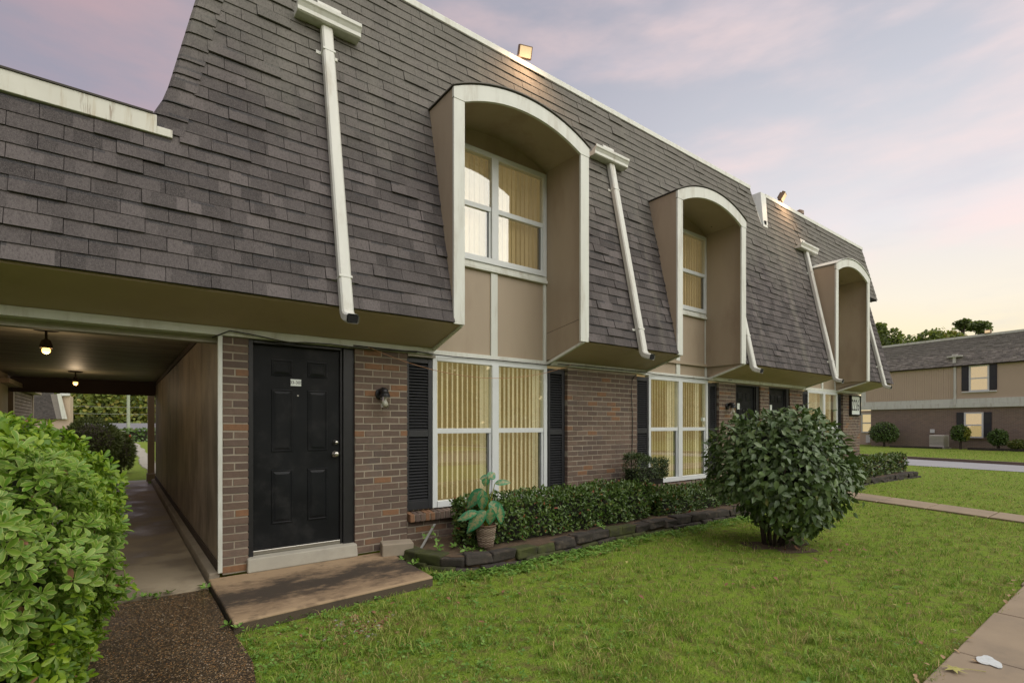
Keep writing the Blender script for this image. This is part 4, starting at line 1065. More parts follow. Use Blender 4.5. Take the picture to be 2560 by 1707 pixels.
def ceiling_lamp(x, y, label):
    t = thing('ceiling_lamp', label, 'lamp', (x, y, 2.57), 'bare bulbs hanging in the breezeway')
    z = 2.575
    mb = MB(); mb.lathe((x, y, z), [(.0, -.02), (.11, -.02), (.12, 0)], 18); mb.build('canopy', M['darkbeam'], t)
    mb = MB(); mb.tube([(x, y, z-.015), (x, y, z-.13)], .012, 8); mb.lathe((x, y, z-.13), [(.012, .02), (.04, .0), (.055, -.05), (.058, -.085), (0, -.085)], 14); mb.build('socket', M['darkbeam'], t)
    mb = MB(); mb.lathe((x, y, z-.21), [(.028, 0), (.038, -.025), (.036, -.048), (.018, -.066), (0, -.07)], 14); mb.build('bulb', M['bulb'], t, smooth=True)
    l = bpy.data.lights.new('bulb_glow', 'POINT'); l.energy = 5.5; l.color = (1, .74, .46); l.shadow_soft_size = .05
    lo = bpy.data.objects.new('bulb_glow', l); col.objects.link(lo); lo.location = (x, y, z-.36); lo.parent = t; lo.matrix_parent_inverse = Matrix.Translation(t.location).inverted()
ceiling_lamp(-.645, 7.75, 'lit bare bulb hanging from the breezeway ceiling, the nearer of two')
ceiling_lamp(-.687, 13.5, 'lit bare bulb hanging from the breezeway ceiling, the farther of two')

# the cables
def sag(a, b, s, n=14): return [Vector(a).lerp(Vector(b), i/n)+Vector((0, 0, -s*4*(i/n)*(1-i/n))) for i in range(n+1)]
mb = MB(); yc = YB-.04
p1 = [(-.05+.73, yc, 2.30), (.82, yc-.02, 2.375), (1.0, yc-.02, 2.36), (1.35, yc, 2.318)]+[(1.5+.25*i, yc-.004*(i % 2), 2.335+.006*math.sin(i*1.7)) for i in range(6)]
mb.tube(p1, .006, 6)
p2 = [(2.0, yc, 2.352), (2.6, yc, 2.345), (2.75, yc, 2.352), (3.0, yc, 2.335), (3.3, YW-.055, 2.345), (4.0, YW-.055, 2.352), (4.8, YW-.055, 2.352), (5.0, yc, 2.365), (5.6, yc, 2.37), (6.3, yc, 2.37), (6.9, yc, 2.37), (7.3, YW-.055, 2.365), (8.9, YW-.055, 2.36), (9.6, yc, 2.38)]
mb.tube(p2, .007, 6)
tag(mb.build('cable', M['wire'], smooth=True), 'thin black cable clipped along the white beam over the door and windows', 'cable')
mb = MB(); mb.tube(sag((2.15, yc-.03, 2.345), (5.2, yc-.03, 2.37), .262, 20), .0036, 6)
tag(mb.build('cable', M['orange'], smooth=True), 'orange cable sagging across the nearest ground floor window', 'cable')
mb = MB(); mb.tube([(6.72, YB-.012, 2.32), (6.62, YB-.012, 2.25), (6.60, YB-.012, 2.0), (6.63, YB-.012, 1.6), (6.62, YB-.012, 1.2), (6.60, YB-.012, .8)], .006, 6)
tag(mb.build('cable', M['wire'], smooth=True), 'thin dark cable running down the brick pier between two windows', 'cable')

# ------------------------------------------------------------------ planting beds
def bed(path, label, z=.2):
    t = thing('stone_edging', label, 'edging', (path[0][0], path[0][1], 0))
    P = [Vector((x, y, 0)) for x, y in path]
    seg = [(P[i+1]-P[i]).length for i in range(len(P)-1)]; tot = sum(seg)
    def pt(s):
        for i, L in enumerate(seg):
            if s <= L or i == len(seg)-1: return P[i].lerp(P[i+1], min(1, s/L))
            s -= L
    for row, (zb, h, o_) in enumerate(((-.03, .115, -.03), (.09, .105, .0))):
        s = -.1*row
        while s < tot-.05:
            L = random.uniform(.26, .36); a, b = pt(max(0, s)), pt(min(tot, s+L-.012)); dv = (b-a)
            if dv.length < .05: s += L; continue
            dn = dv.normalized(); nn = Vector((dn.y, -dn.x, 0)); dep = random.uniform(.08, .095)
            c = (a+b)/2+nn*(o_*-1)-nn*.07+Vector((0, 0, zb-.040+h/2+random.uniform(-.016, .016)))
            mb = MB(); mb.obox(c, dn*dv.length/2, nn*dep, Vector((0, 0, h/2)))
            mb.v = [(x+random.uniform(-.02, .02), y+random.uniform(-.02, .02), z_+random.uniform(-.012, .012)) for x, y, z_ in mb.v]
            mb.build('stone', random.choice([M['stone'], M['stone'], M['stone2']]), t, bevel=.018); s += L
bed1 = [(2.48, 5.42), (2.46, 5.15), (2.52, 4.86), (2.66, 4.55), (2.92, 4.40), (3.3, 4.375), (4.2, 4.44), (5.2, 4.50), (6.5, 4.46), (8.1, 4.42), (8.9, 4.45), (9.05, 4.8), (9.05, 5.4)]
bed(bed1, 'mossy dark stone edging round the bed under the two nearer windows')
bed2 = [(13.5, 5.4), (13.52, 5.0), (13.9, 4.86), (15.5, 4.82), (17.0, 4.72), (18.3, 4.62), (18.45, 5.2), (18.4, 6.2)]
bed(bed2, 'mossy stone edging round the far bed below the number sign')
for b_ in (bed1, bed2):
    mb = MB(); cx_ = sum(p[0] for p in b_)/len(b_); cy_ = 5.2
    mb.prism([(x+(cx_-x)*.02, y+.03*(1 if y < 5.2 else 0), -.02) for x, y in b_]+([(b_[-1][0], 5.5, -.02), (b_[0][0], 5.5, -.02)]), (0, 0, .165))
    tag(mb.build('soil', M['soil']), kind='structure')

cube_thing = MB(); cube_thing.obox((2.43, 5.26, .15), Vector((.16, -.05, 0)), Vector((.03, .10, 0)), Vector((0, 0, .07)))
tag(cube_thing.build('concrete_block', M['concrete'], bevel=.012), 'weathered concrete block lying between the doorstep and the stone edging', 'block')
mb = MB(); mb.obox((2.78, 5.2, .24), Vector((.15, .11, .105)), Vector((.008, -.011, .0)), Vector((-.002, -.002, .005)))
tag(mb.build('metal_strip', M['steel']), 'grey metal strip leaning against the brick sill in the bed', 'strip')

# ------------------------------------------------------------------ plants
def blob_pts(c, r, n, seed, lump=.12, zmin=-1, flat=0):
    g_ = np.random.default_rng(seed)
    d = unit(g_.normal(0, 1, (n*2, 3))); d = d[d[:, 2] > zmin][:n]
    lum = sum(np.sin(d @ g_.normal(0, 4.5, 3)+g_.uniform(0, 6)) for _ in range(4))/4
    rr = 1+lump*lum
    P = np.array(c)+d*np.array(r)*rr[:, None]
    return P, unit(d/np.array(r)), g_
def core(root, mbfn, mat):
    mb = MB(); mbfn(mb); return mb.build('dark_core', mat, root)  # solid core filling a plant, no modelled twigs

# variegated hedge in the left foreground
hd = thing('hedge', 'bright green variegated hedge filling the lower left beside the aggregate path', 'hedge', (-.5, 4, 0))
g_ = np.random.default_rng(11)
pts, nor = [], []
def hz(y, x): # hedge top
    return 1.47+.05*np.sin(y*2.1)+.04*np.sin(x*5+y*3.3)
N = 15000
u = g_.uniform(0, 1, N)
Yh = 2.72+2.8*g_.uniform(0, 1, N); a = g_.uniform(0, 1, N)
# cross-section: right face (z .05 -> 1.0) then shoulder to the top, going left
xr = .0+.05*np.sin(Yh*2.3)
s = a*2.35
X1 = np.where(s < .85, xr-.16+.20*np.clip(s/.85, 0, 1)**.7, 0.); Z1 = np.where(s < .85, .06+s*1.02, 0.)
th = (np.clip(s, .85, 1.6)-.85)/.75*math.pi/2
top = hz(Yh, -.6)
X1 = np.where((s >= .85), xr+.04-.62*(1-np.cos(th)), X1); Z1 = np.where(s >= .85, .93+(top-.93)*np.sin(th), Z1)
X1 = np.where(s >= 1.6, xr-.58-(s-1.6)*.9, X1); Z1 = np.where(s >= 1.6, hz(Yh, X1), Z1)
NX = np.where(s < .85, 1.0, np.where(s < 1.6, np.cos(th), 0.0)); NZ = np.where(s < .85, .15, np.where(s < 1.6, np.sin(th)+.15, 1.0))
endf = np.clip((3.0-Yh)/.35, 0, 1)
Z1 = Z1*(1-.25*endf**2)
P = np.stack([X1, Yh, Z1], 1); Nn = unit(np.stack([NX, -.25*np.ones(N)-endf, NZ], 1))
ne = 5200; ex_ = -1.2+1.12*g_.uniform(0, 1, ne); ez_ = .03+1.36*g_.uniform(0, 1, ne)
P = np.concatenate([P, np.stack([ex_, 2.66+.10*np.sin(ex_*7)+.18*np.clip((ez_-1.0)/.4, 0, 1)**2+.22*np.clip((ex_+.35)/.3, 0, 1)**2, ez_], 1)])
Nn = np.concatenate([Nn, unit(np.stack([.15+.6*np.clip((ex_+.35)/.3, 0, 1), -np.ones(ne), .15+.7*np.clip((ez_-1.0)/.4, 0, 1)], 1))]); N = len(P)
lum = np.sin(P[:, 0]*9+P[:, 2]*7)*np.sin(P[:, 1]*6.5+1)+np.sin(P[:, 1]*13+P[:, 2]*11+P[:, 0]*4)*.6
P = P+Nn*(lum*.07-g_.uniform(0, .16, N))[:, None]
sel = g_.choice(N, 6800, replace=False); P, Nn = P[sel], Nn[sel]
P[:, 0] -= .09+.06*np.clip((3.6-P[:, 1])/.8, 0, 1)
T, W = whorls(P, unit(Nn+np.array([0, -.15, .45])), 8, .048, .8, .38, 5)
_ = 0
pn_ = np.sin(P[:, 1]*3.1+P[:, 2]*4.0+1.0)+np.sin(P[:, 0]*6-P[:, 2]*3)+g_.normal(0, .5, len(P))
varw = ((P[:, 1] < 3.5)*.95+(P[:, 2] < 1.15)*.35+pn_*.7 > 1.25).astype(int)
fac = (Nn @ np.array([.25, -.75, .35]))+.5
foliage(hd, L_OBO, T, [M['pitto'], M['pitto_var'], M['deadleaf']], np.where(g_.uniform(0, 1, len(W)) > .992, 2, varw[W]), 300, facing=np.repeat(1, len(T))*fac[W])
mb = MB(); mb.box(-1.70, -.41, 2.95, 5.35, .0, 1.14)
mb.build('dark_core', simple('hedge_inside', (.020, .028, .008), 1.0), hd)  # solid dark block, shade between the leaves put into its colour

# junipers past the breezeway
def juniper(c, r, label, n, seed):
    t = thing('juniper_shrub', label, 'shrub', (c[0], c[1], 0), 'dark clipped shrubs beyond the breezeway')
    P, Nn, g2 = blob_pts(c, r, n, seed, .10, -.8)
    P -= Nn*g2.uniform(0, .12, n)[:, None]*np.array(r).min()
    T = frames(P, unit(Nn+g2.normal(0, .5, P.shape)), unit(g2.normal(0, 1, P.shape)), g2.uniform(.07, .14, n))
    foliage(t, L_LANCE, T, [M['juni']], np.zeros(n, int), 0, mass='foliage')
    mb = MB(); mb.lathe((c[0], c[1], c[2]), [(0, -r[2]*.8)]+[(r[0]*.82*math.sin(a_), -r[2]*.82*math.cos(a_)) for a_ in np.linspace(.4, 2.9, 8)]+[(0, r[2]*.8)], 12)
    mb.build('dark_core', M['bark'], t); mb = MB(); mb.tube([(c[0], c[1], -.05), (c[0], c[1], c[2]*.5)], .06, 8); mb.build('trunk', M['bark'], t)  # solid bark-brown core added for the dark inside of the shrub
juniper((-.62, 19.3, .95), (.68, .62, .72), 'larger dark clipped shrub seen through the breezeway', 5200, 21)
juniper((.02, 19.9, .66), (.36, .36, .60), 'smaller dark round shrub seen through the breezeway', 3000, 22)

# the big round bush on the lawn
bx, by = 6.60, 3.09
bs = thing('round_bush', 'large round dark green bush with drooping pointed leaves on the lawn', 'bush', (bx, by, 0))
g_ = np.random.default_rng(31)
n = 7000
P, Nn, g2 = blob_pts((bx, by, .91), (.84, .84, .80), n, 32, .13, -.97)
dep = g2.uniform(0, 1, n)**1.5*.36-(g2.uniform(0, 1, n) > .97)*.10
P -= Nn*dep[:, None]
low = P[:, 2] < .55
rb = (P[:, 0]-bx)*SA-(P[:, 1]-by)*CA
keep = (P[:, 2] > .10)
keep &= ~((P[:, 2] < .60) & (rb < -.50+.8*(.60-P[:, 2])))
keep &= ~((P[:, 2] < .22) & (rb < -.05))
P, Nn = P[keep], Nn[keep]; n = len(P)
D = unit(Nn*.55+np.array([0, 0, -.42])+g2.normal(0, .52, P.shape))
top_ = P[:, 2] > 1.45; D[top_] = unit(Nn[top_]*.3+g2.normal(0, .6, (top_.sum(), 3)))
T = frames(P, D, unit(Nn+np.array([0, 0, .6])+g2.normal(0, .40, P.shape)), g2.uniform(.055, .115, n))
view = unit(np.array([[0, 0, H]])-P)
foliage(bs, L_OVATE, T, [M['camel'], M['haw2']], (g2.uniform(0, 1, n) > .985).astype(int), 300, facing=((Nn*view).sum(1))*(dep[keep] < .12))
mb = MB()
for k in range(13):
    th = k*2.4; r1 = random.uniform(.25, .7); zt_ = random.uniform(.8, 1.5); b0 = Vector((bx-.06+.11*math.cos(th), by+.05+.11*math.sin(th), -.03))
    e = Vector((bx+r1*math.cos(th), by+r1*math.sin(th), zt_))
    mid = b0.lerp(e, .45)+Vector((random.uniform(-.05, .05), random.uniform(-.05, .05), .08))
    mb.tube([b0, b0.lerp(mid, .5)+Vector((0, 0, .03)), mid, e], [.016, .014, .011, .005], 7)
    for q in range(3):
        f2 = random.uniform(.3, .8); s_ = mid.lerp(e, f2); mb.tube([s_, s_+Vector((random.uniform(-.25, .25), random.uniform(-.25, .25), random.uniform(.1, .3)))], [.009, .003], 5)
mb.build('stems', M['bark'], bs, smooth=True)
mb = MB(); mb.lathe((bx, by, .98), [(0, -.30), (.22, -.26), (.40, -.10), (.46, .1), (.38, .30), (.2, .40), (0, .42)], 14); mb.build('dark_core', simple('bush_inside', (.012, .015, .008), 1.0), bs)  # solid near-black core, the bush's inner shade put into its colour

def box_hedge(name, label, cat, x0, x1, y0, y1, z0, z1, n, size, tmpl, mats, probs, seed, single=300, lump=.04, ztopf=None, group=None):
    t = thing(name, label, cat, ((x0+x1)/2, (y0+y1)/2, z0), group)
    g2 = np.random.default_rng(seed)
    A = [(x1-x0)*(y1-y0), (x1-x0)*(z1-z0), (y1-y0)*(z1-z0), (y1-y0)*(z1-z0)]; A = np.array(A)/sum(A)
    side = g2.choice(4, n, p=A); uu, vv = g2.uniform(0, 1, n), g2.uniform(0, 1, n)
    P = np.zeros((n, 3)); Nn = np.zeros((n, 3))
    for k in range(4):
        m_ = side == k
        if k == 0: P[m_] = np.stack([x0+(x1-x0)*uu[m_], y0+(y1-y0)*vv[m_], np.full(m_.sum(), z1)], 1); Nn[m_] = (0, 0, 1)
        if k == 1: P[m_] = np.stack([x0+(x1-x0)*uu[m_], np.full(m_.sum(), y0), z0+(z1-z0)*vv[m_]], 1); Nn[m_] = (0, -1, .2)
        if k == 2: P[m_] = np.stack([np.full(m_.sum(), x0), y0+(y1-y0)*uu[m_], z0+(z1-z0)*vv[m_]], 1); Nn[m_] = (-1, 0, .2)
        if k == 3: P[m_] = np.stack([np.full(m_.sum(), x1), y0+(y1-y0)*uu[m_], z0+(z1-z0)*vv[m_]], 1); Nn[m_] = (1, 0, .2)
    if ztopf is not None: P[:, 2] = z0+(P[:, 2]-z0)*ztopf((P[:, 0]-x0)/(x1-x0))
    # round the corners
    ce = np.array([(x0+x1)/2, (y0+y1)/2, (z0+z1)/2-.1]); hh = np.array([(x1-x0)/2, (y1-y0)/2, (z1-z0)/2+.1])
    q = np.abs((P-ce)/hh); rad = .16; ex = np.clip(q-(1-rad/hh), 0, None)*hh
    P -= np.sign(P-ce)*ex*.35*(np.linalg.norm(ex, axis=1) > rad)[:, None]
    lum = np.sin(P[:, 0]*8+P[:, 2]*9)*np.sin(P[:, 1]*9+P[:, 0]*3)+.6*np.sin(P[:, 0]*17+P[:, 2]*5)
    Nn = unit(Nn); dep = g2.uniform(0, .10, n)
    P = P+Nn*(lum*lump-dep)[:, None]
    D = unit(Nn*.7+np.array([0, 0, .2])+g2.normal(0, .6, P.shape))
    T = frames(P, D, unit(Nn+np.array([0, 0, .5])+g2.normal(0, .4, P.shape)), size*g2.uniform(.7, 1.25, n))
    mi = g2.choice(len(mats), n, p=probs)
    view = unit(np.array([[0, 0, H]])-P)
    foliage(t, tmpl, T, mats, mi, single, facing=((Nn*view).sum(1))*(dep < .04))
    i_ = .13; zt_ = z1-.16 if ztopf is None else z0+(z1-z0)*float(ztopf(np.array([1.0]))[0])-.12
    mb = MB(); mb.box(x0+i_, x1-i_, y0+i_*.8, y1-.05, max(0, z0-.1), zt_); mb.build('dark_core', M['inside'], t)  # dark box inside the leaves, its colour stands for the shade there
    return t
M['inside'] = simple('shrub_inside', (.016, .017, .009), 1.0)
box_hedge('hedge', 'low dark green hedge with a few red leaves in the bed under the nearest window', 'hedge', 3.02, 6.25, 4.66, 5.25, .18, .68, 9000, .046, L_SMALL, [M['haw'], M['haw2'], M['redleaf']], [.935, .045, .02], 41, 300)
box_hedge('hedge', 'lower shaded hedge in the bed beside the wiry box shrub and behind the round bush', 'hedge', 6.3, 8.7, 4.66, 5.25, .15, .52, 5200, .046, L_SMALL, [M['haw'], M['haw2'], M['redleaf']], [.93, .05, .02], 42, 150)
box_hedge('box_shrub', 'small wedge shaped wiry shrub in the bed against the brick pier', 'shrub', 6.12, 7.0, 4.92, 5.32, .68, 1.12, 4200, .026, L_SMALL, [M['boxs'], M['haw2']], [.94, .06], 43, 300, .03, ztopf=lambda f: 1-.42*f)
mb = MB()
for k in range(26):
    a_ = random.uniform(-1, 1); e = Vector((6.56+.42*a_, 5.12+random.uniform(-.15, .15), .78+random.uniform(-.08, .1))); b0 = Vector((6.45+.12*a_, 5.15, .1))
    mb.tube([b0, b0.lerp(e, .5)+Vector((random.uniform(-.05, .05), 0, .04)), e], [.010, .007, .003], 5)
o = mb.build('stems', M['bark'], [x for x in col.objects if x.name.startswith('box_shrub')][0])
box_hedge('hedge', 'clipped hedge in the far bed below the number sign, its tip turning yellow', 'hedge', 14.0, 18.35, 4.86, 5.4, .15, .70, 5200, .062, L_SMALL, [M['haw'], M['haw2'], M['redleaf']], [.62, .37, .01], 44, 200)

mb = MB(); pts = []
for k in range(40):
    th = k*2*math.pi/40; r_ = .40*(1+.28*math.sin(3*th+1)+.15*math.sin(7*th)+random.uniform(-.08, .08)); pts.append((bx-.02+r_*math.cos(th)*1.15, by-.05+r_*math.sin(th)*.8, .004))
mb.face(pts); tag(mb.build('soil', M['soil']), kind='structure')
# potted plant in a basket
pb = Vector((3.163, 4.60, .192)); d0 = CA*pb.x+SA*pb.y
pt_ = thing('potted_plant', 'artificial plant with green and cream speckled leaves in a wicker basket on the stone edging', 'plant', pb)
prof = [(.075, 0), (.082, .05), (.092, .12), (.102, .19), (.108, .225)]
mb = MB(); mb.lathe(pb, [(0, .004)]+[(r-.006, z) for r, z in prof]+[(0, .19)], 24); bk = mb.build('basket', M['basket_dark'], pt_)
for k in range(17):
    z = .006+k*.0128; r = np.interp(z, [q[1] for q in prof], [q[0] for q in prof]); nseg = 44
    mb = MB(); mb.tube([(pb.x+(r+(.005 if (j+k*2) % 4 < 2 else -.004))*math.cos(2*math.pi*j/nseg), pb.y+(r+(.005 if (j+k*2) % 4 < 2 else -.004))*math.sin(2*math.pi*j/nseg), pb.z+z) for j in range(nseg+1)], .0058, 5); mb.build('wicker_strand', M['wicker'], bk)
mb = MB(); mb.tube([(pb.x+.108*math.cos(2*math.pi*j/24), pb.y+.108*math.sin(2*math.pi*j/24), pb.z+.225) for j in range(25)], .010, 6); mb.build('rim', M['basket_dark'], bk, smooth=True)
Rv = Vector((SA, -CA, 0)); Fv = Vector((CA, SA, 0)); KZ = .000889
def pp(x, y, dz): return pb+Rv*((x-1235)*KZ)+Vector((0, 0, (1120-y)*KZ))-Fv*dz
lv = [((1205, 425), (975, 650), .05, .02, .16), ((1205, 430), (1192, 690), .07, .08, .13), ((1150, 690), (885, 765), .10, .12, .11), ((1245, 675), (1005, 895), .12, .16, .17), ((1160, 810), (1000, 925), .08, .12, .10), ((1285, 305), (1165, 290), -.02, .0, .10),
      ((1240, 290), (1225, 392), .03, .04, .09), ((1270, 300), (1345, 225), .02, .0, .11), ((1345, 365), (1535, 335), -.03, -.02, .08), ((1310, 560), (1370, 700), .06, .12, .12), ((1300, 640), (1290, 858), .10, .10, .12), ((1385, 615), (1440, 845), .02, .06, .11), ((1330, 590), (1470, 760), -.04, -.06, .10), ((1220, 560), (1090, 560), -.08, -.1, .12)]
for (b_, e_, d1, d2, w) in lv:
    p0, p1 = pp(*b_, d1), pp(*e_, d2); D = p1-p0; L = D.length
    V, F, UV = L_AGLO; n_ = (-Fv*.85+Vector((0, 0, .55))+Rv*random.uniform(-.3, .3))
    Tm = frames(np.array([p0]), np.array([D]), np.array([n_]), np.array([L]))
    Tm[0, :3, 0] *= w/(.5*L)*.95
    me = join_leaves('leaf', L_AGLO, Tm, [M['aglo']], np.array([0])); o = bpy.data.objects.new('leaf', me); col.objects.link(o); put(o, pt_)
    md = o.modifiers.new('s', 'SUBSURF'); md.levels = md.render_levels = 1
    st = MB(); st.tube([pb+Vector((random.uniform(-.03, .03), random.uniform(-.03, .03), .19)), (pb+p0)/2+Vector((0, 0, .14)), p0], [.006, .005, .004], 6); st.build('stem', M['ygrn'], pt_, smooth=True)

# seedlings in the bed
g_ = np.random.default_rng(51)
P = np.concatenate([np.array([3.0, 4.72, .17])+g_.normal(0, 1, (9, 3))*np.array([.08, .08, .02]), np.array([2.72, 4.85, .2])+g_.normal(0, 1, (5, 3))*np.array([.03, .03, .03]), np.array([2.85, 5.25, .25])+g_.normal(0, 1, (5, 3))*np.array([.03, .03, .05]), np.array([2.42, 5.0, .1])+g_.normal(0, 1, (6, 3))*np.array([.04, .12, .03]), np.array([4.9, 4.55, .26])+g_.normal(0, 1, (5, 3))*np.array([.05, .03, .06])])
T, W = whorls(P, np.tile([0, -.3, 1.0], (len(P), 1)), 4, .055, .6, .3, 8)
me = join_leaves('weeds', L_SMALL, T, [M['weed']], np.zeros(len(T), int)); o = bpy.data.objects.new('weeds', me); col.objects.link(o); o['kind'] = 'stuff'

# ------------------------------------------------------------------ grass and ground cover
def blocked(x, y):
    b = (x > .60) & (x < 2.42) & (y > 4.12+.08*(x-.65)) & (y < 5.6)
    b |= (x < np.interp(y, [q[1] for q in ed[::-1]], [q[0] for q in ed[::-1]])) & (y < 5.4)
    b |= (y < .90+.03*np.sin(x*3)+.02*np.sin(x*11)) & (y > -.7)
    lx, rx = np.interp(y, [.93, 4.75], [10.75, 11.95]), np.interp(y, [.93, 4.75], [11.45, 12.98])
    b |= (x > lx) & (x < rx) & (y < 5) & (y > .9)
    b |= (x > 2.4) & (x < 9.1) & (y > np.interp(x, [p[0] for p in bed1[2:-2]], [p[1] for p in bed1[2:-2]])-.03)
    b |= (x > 13.45) & (x < 18.5) & (y > np.interp(x, [13.5, 18.4], [4.88, 4.6]))
    b |= (x < 16.5) & (y > 5.3)
    b |= (x > rx0(y)) & (x < rx1(y)+.2)
    return b
def grass(n, dmin, dmax, hgt, wid, seed, pw=1.0):
    g2 = np.random.default_rng(seed)
    # sample in view wedge, density falling with distance
    d = dmin*(dmax/dmin)**(g2.uniform(0, 1, n)**pw); t = g2.uniform(-1.02, 1.02, n)
    r = t*d*1.0; x = CA*d+SA*r; y = SA*d-CA*r
    ok = ~blocked(x, y); x, y, d = x[ok], y[ok], d[ok]; n = len(x)
    thin = (np.sin(x*5.3+y*2.2)+np.sin(y*6.1-x*3.3)+np.sin(x*1.9-y*1.3)+.8*np.sin(x*13+y*7)*np.sin(y*11-x*5)+g2.normal(0, .8, n)) < 1.35
    ub = ((x-bx+.1)**2+(y-by-.1)**2 < .45**2) & (g2.uniform(0, 1, n) < .72)
    x, y, d = x[thin & ~ub], y[thin & ~ub], d[thin & ~ub]; n = len(x)
    th = g2.uniform(0, 2*math.pi, n); h = hgt*g2.uniform(.3, 1.3, n)*(1+.45*np.sin(x*2.3)*np.sin(y*2.9)+.4*np.sin(x*9+y*3)*np.sin(y*8.3-x*2)); w = wid*g2.uniform(.7, 1.4, n)*np.maximum(1, d/5)
    lean = g2.uniform(.1, 1.3, n)*h; la = g2.uniform(0, 2*math.pi, n)
    bx_, by_ = np.cos(th)*w/2, np.sin(th)*w/2; lx, ly = np.cos(la)*lean, np.sin(la)*lean
    z0 = np.full(n, -.004)
    V = np.stack([np.stack([x-bx_, y-by_, z0], 1), np.stack([x+bx_, y+by_, z0], 1), np.stack([x+bx_*.7+lx*.4, y+by_*.7+ly*.4, h*.65], 1), np.stack([x-bx_*.7+lx*.4, y-by_*.7+ly*.4, h*.65], 1), np.stack([x+lx, y+ly, h], 1)], 1).reshape(-1, 3)
    bi = np.arange(n)*5
    Q = np.stack([bi, bi+1, bi+2, bi+3], 1); Tt = np.stack([bi+3, bi+2, bi+4], 1)
    rv = g2.uniform(0, 1, n)
    uv = np.concatenate([np.stack([np.repeat(rv, 4), np.tile([0, 0, .6, .6], n)], 1), np.stack([np.repeat(rv, 3), np.tile([.6, .6, 1], n)], 1)])
    me = fast_mesh('grass', V, [Q, Tt], uv, [M['grass']]); o = bpy.data.objects.new('grass', me); col.objects.link(o)
    return tag(o, 'short mown green grass covering the lawn', None, kind='stuff')
grass(270000, 1.9, 30, .032, .0045, 61, 1.35)
def tufts(n, seed):
    g2 = np.random.default_rng(seed); d = 2.0*(12/2.0)**g2.uniform(0, 1, n); r = g2.uniform(-.9, 1.0, n)*d; x, y = CA*d+SA*r, SA*d-CA*r
    k = ~blocked(x, y) & ((np.sin(x*2.7+.6)*np.sin(y*3.1)+g2.normal(0, .5, n)) > .15); x, y = x[k], y[k]; m_ = 16; n = len(x)
    X, Y = np.repeat(x, m_)+g2.normal(0, .022, n*m_), np.repeat(y, m_)+g2.normal(0, .022, n*m_); n *= m_
    ok = ~blocked(X, Y+.03); X, Y = X[ok], Y[ok]; n = len(X)
    th = g2.uniform(0, 6.283, n); h = g2.uniform(.03, .075, n); w = g2.uniform(.004, .008, n); la = g2.uniform(0, 6.283, n); le = h*g2.uniform(.4, 1.6, n)
    ax, ay = np.cos(th)*w/2, np.sin(th)*w/2; lx, ly = np.cos(la)*le, np.sin(la)*le; z0 = np.zeros(n)
    V = np.stack([np.stack([X-ax, Y-ay, z0], 1), np.stack([X+ax, Y+ay, z0], 1), np.stack([X+ax*.8+lx*.4, Y+ay*.8+ly*.4, h*.75], 1), np.stack([X-ax*.8+lx*.4, Y-ay*.8+ly*.4, h*.75], 1), np.stack([X+lx, Y+ly, h*.8], 1)], 1).reshape(-1, 3)
    bi = np.arange(n)*5; rv = np.clip(g2.uniform(.2, .95, n), 0, 1)
    uv = np.concatenate([np.stack([np.repeat(rv, 4), np.tile([0, 0, .6, .6], n)], 1), np.stack([np.repeat(rv, 3), np.tile([.6, .6, 1], n)], 1)])
    me = fast_mesh('grass_tufts', V, [np.stack([bi, bi+1, bi+2, bi+3], 1), np.stack([bi+3, bi+2, bi+4], 1)], uv, [M['grass']]); o = bpy.data.objects.new('grass_tufts', me); col.objects.link(o)
    tag(o, 'longer ragged grass tufts standing in the lawn', None, kind='stuff')
tufts(5200, 62)

def clover(n, fn, size, seed, mat, tm_=L_ROUND, per=3, z=.025):
    g2 = np.random.default_rng(seed); x, y = fn(g2, n); ok = ~blocked(x, y); x, y = x[ok], y[ok]
    P = np.stack([x, y, g2.uniform(.3, 1.4, len(x))*z], 1)
    return whorls(P, np.tile([0, 0, 1.0], (len(P), 1)), per, size, .25, .25, seed)
def near(g2, n):
    x = .55+3.2*g2.uniform(0, 1, n)**1.5; y = 4.35-2.0*g2.uniform(0, 1, n)**1.3; k = np.sin(x*4.1+y*2)*np.sin(y*5.3-x)+g2.normal(0, .5, n)-.25*(x-.6) > -.5; return x[k], y[k]
def edge(g2, n):
    x = 2.2+6*g2.uniform(0, 1, n)**1.6; y = np.interp(x, [2.2, 2.6, 3, 5, 8.2], [4.6, 4.5, 4.33, 4.4, 4.35])-g2.uniform(0, .5, n)**2*1.2-.02; return x, y
def allv(g2, n):
    d = 2*(14/2)**g2.uniform(0, 1, n); r = g2.uniform(-.8, 1.0, n)*d; x, y = CA*d+SA*r, SA*d-CA*r
    k = (np.sin(x*1.7+1)*np.sin(y*2.1)+g2.normal(0, .4, n)) > .1; return x[k], y[k]
Ts = []
for a_ in ((2300, near, .021, 71), (1300, edge, .024, 72), (3600, allv, .016, 73)): Ts.append(clover(*a_, M['weed'])[0])
T = np.concatenate(Ts)
me = join_leaves('clover', L_ROUND, T, [M['weed']], np.zeros(len(T), int)); o = bpy.data.objects.new('clover', me); col.objects.link(o); tag(o, kind='stuff')
T = np.concatenate([clover(150, edge, .06, 74, None, per=6, z=.02)[0], clover(45, allv, .05, 75, None, per=7, z=.01)[0]])
me = join_leaves('weeds', L_SMALL, T, [M['weed']], np.zeros(len(T), int)); o = bpy.data.objects.new('weeds', me); col.objects.link(o); tag(o, kind='stuff')
T = whorls(np.array([[x, y, .06] for x, y in [(.28, 5.28), (.22, 5.29), (.16, 5.30), (.10, 5.31), (.34, 5.3), (.62, 5.28), (.60, 5.33), (.66, 4.12), (.68, 4.08), (.63, 4.18), (.6, 15.6), (.63, 15.7)]]), np.tile([0, -.3, 1.0], (12, 1)), 6, .05, .8, .4, 9)[0]
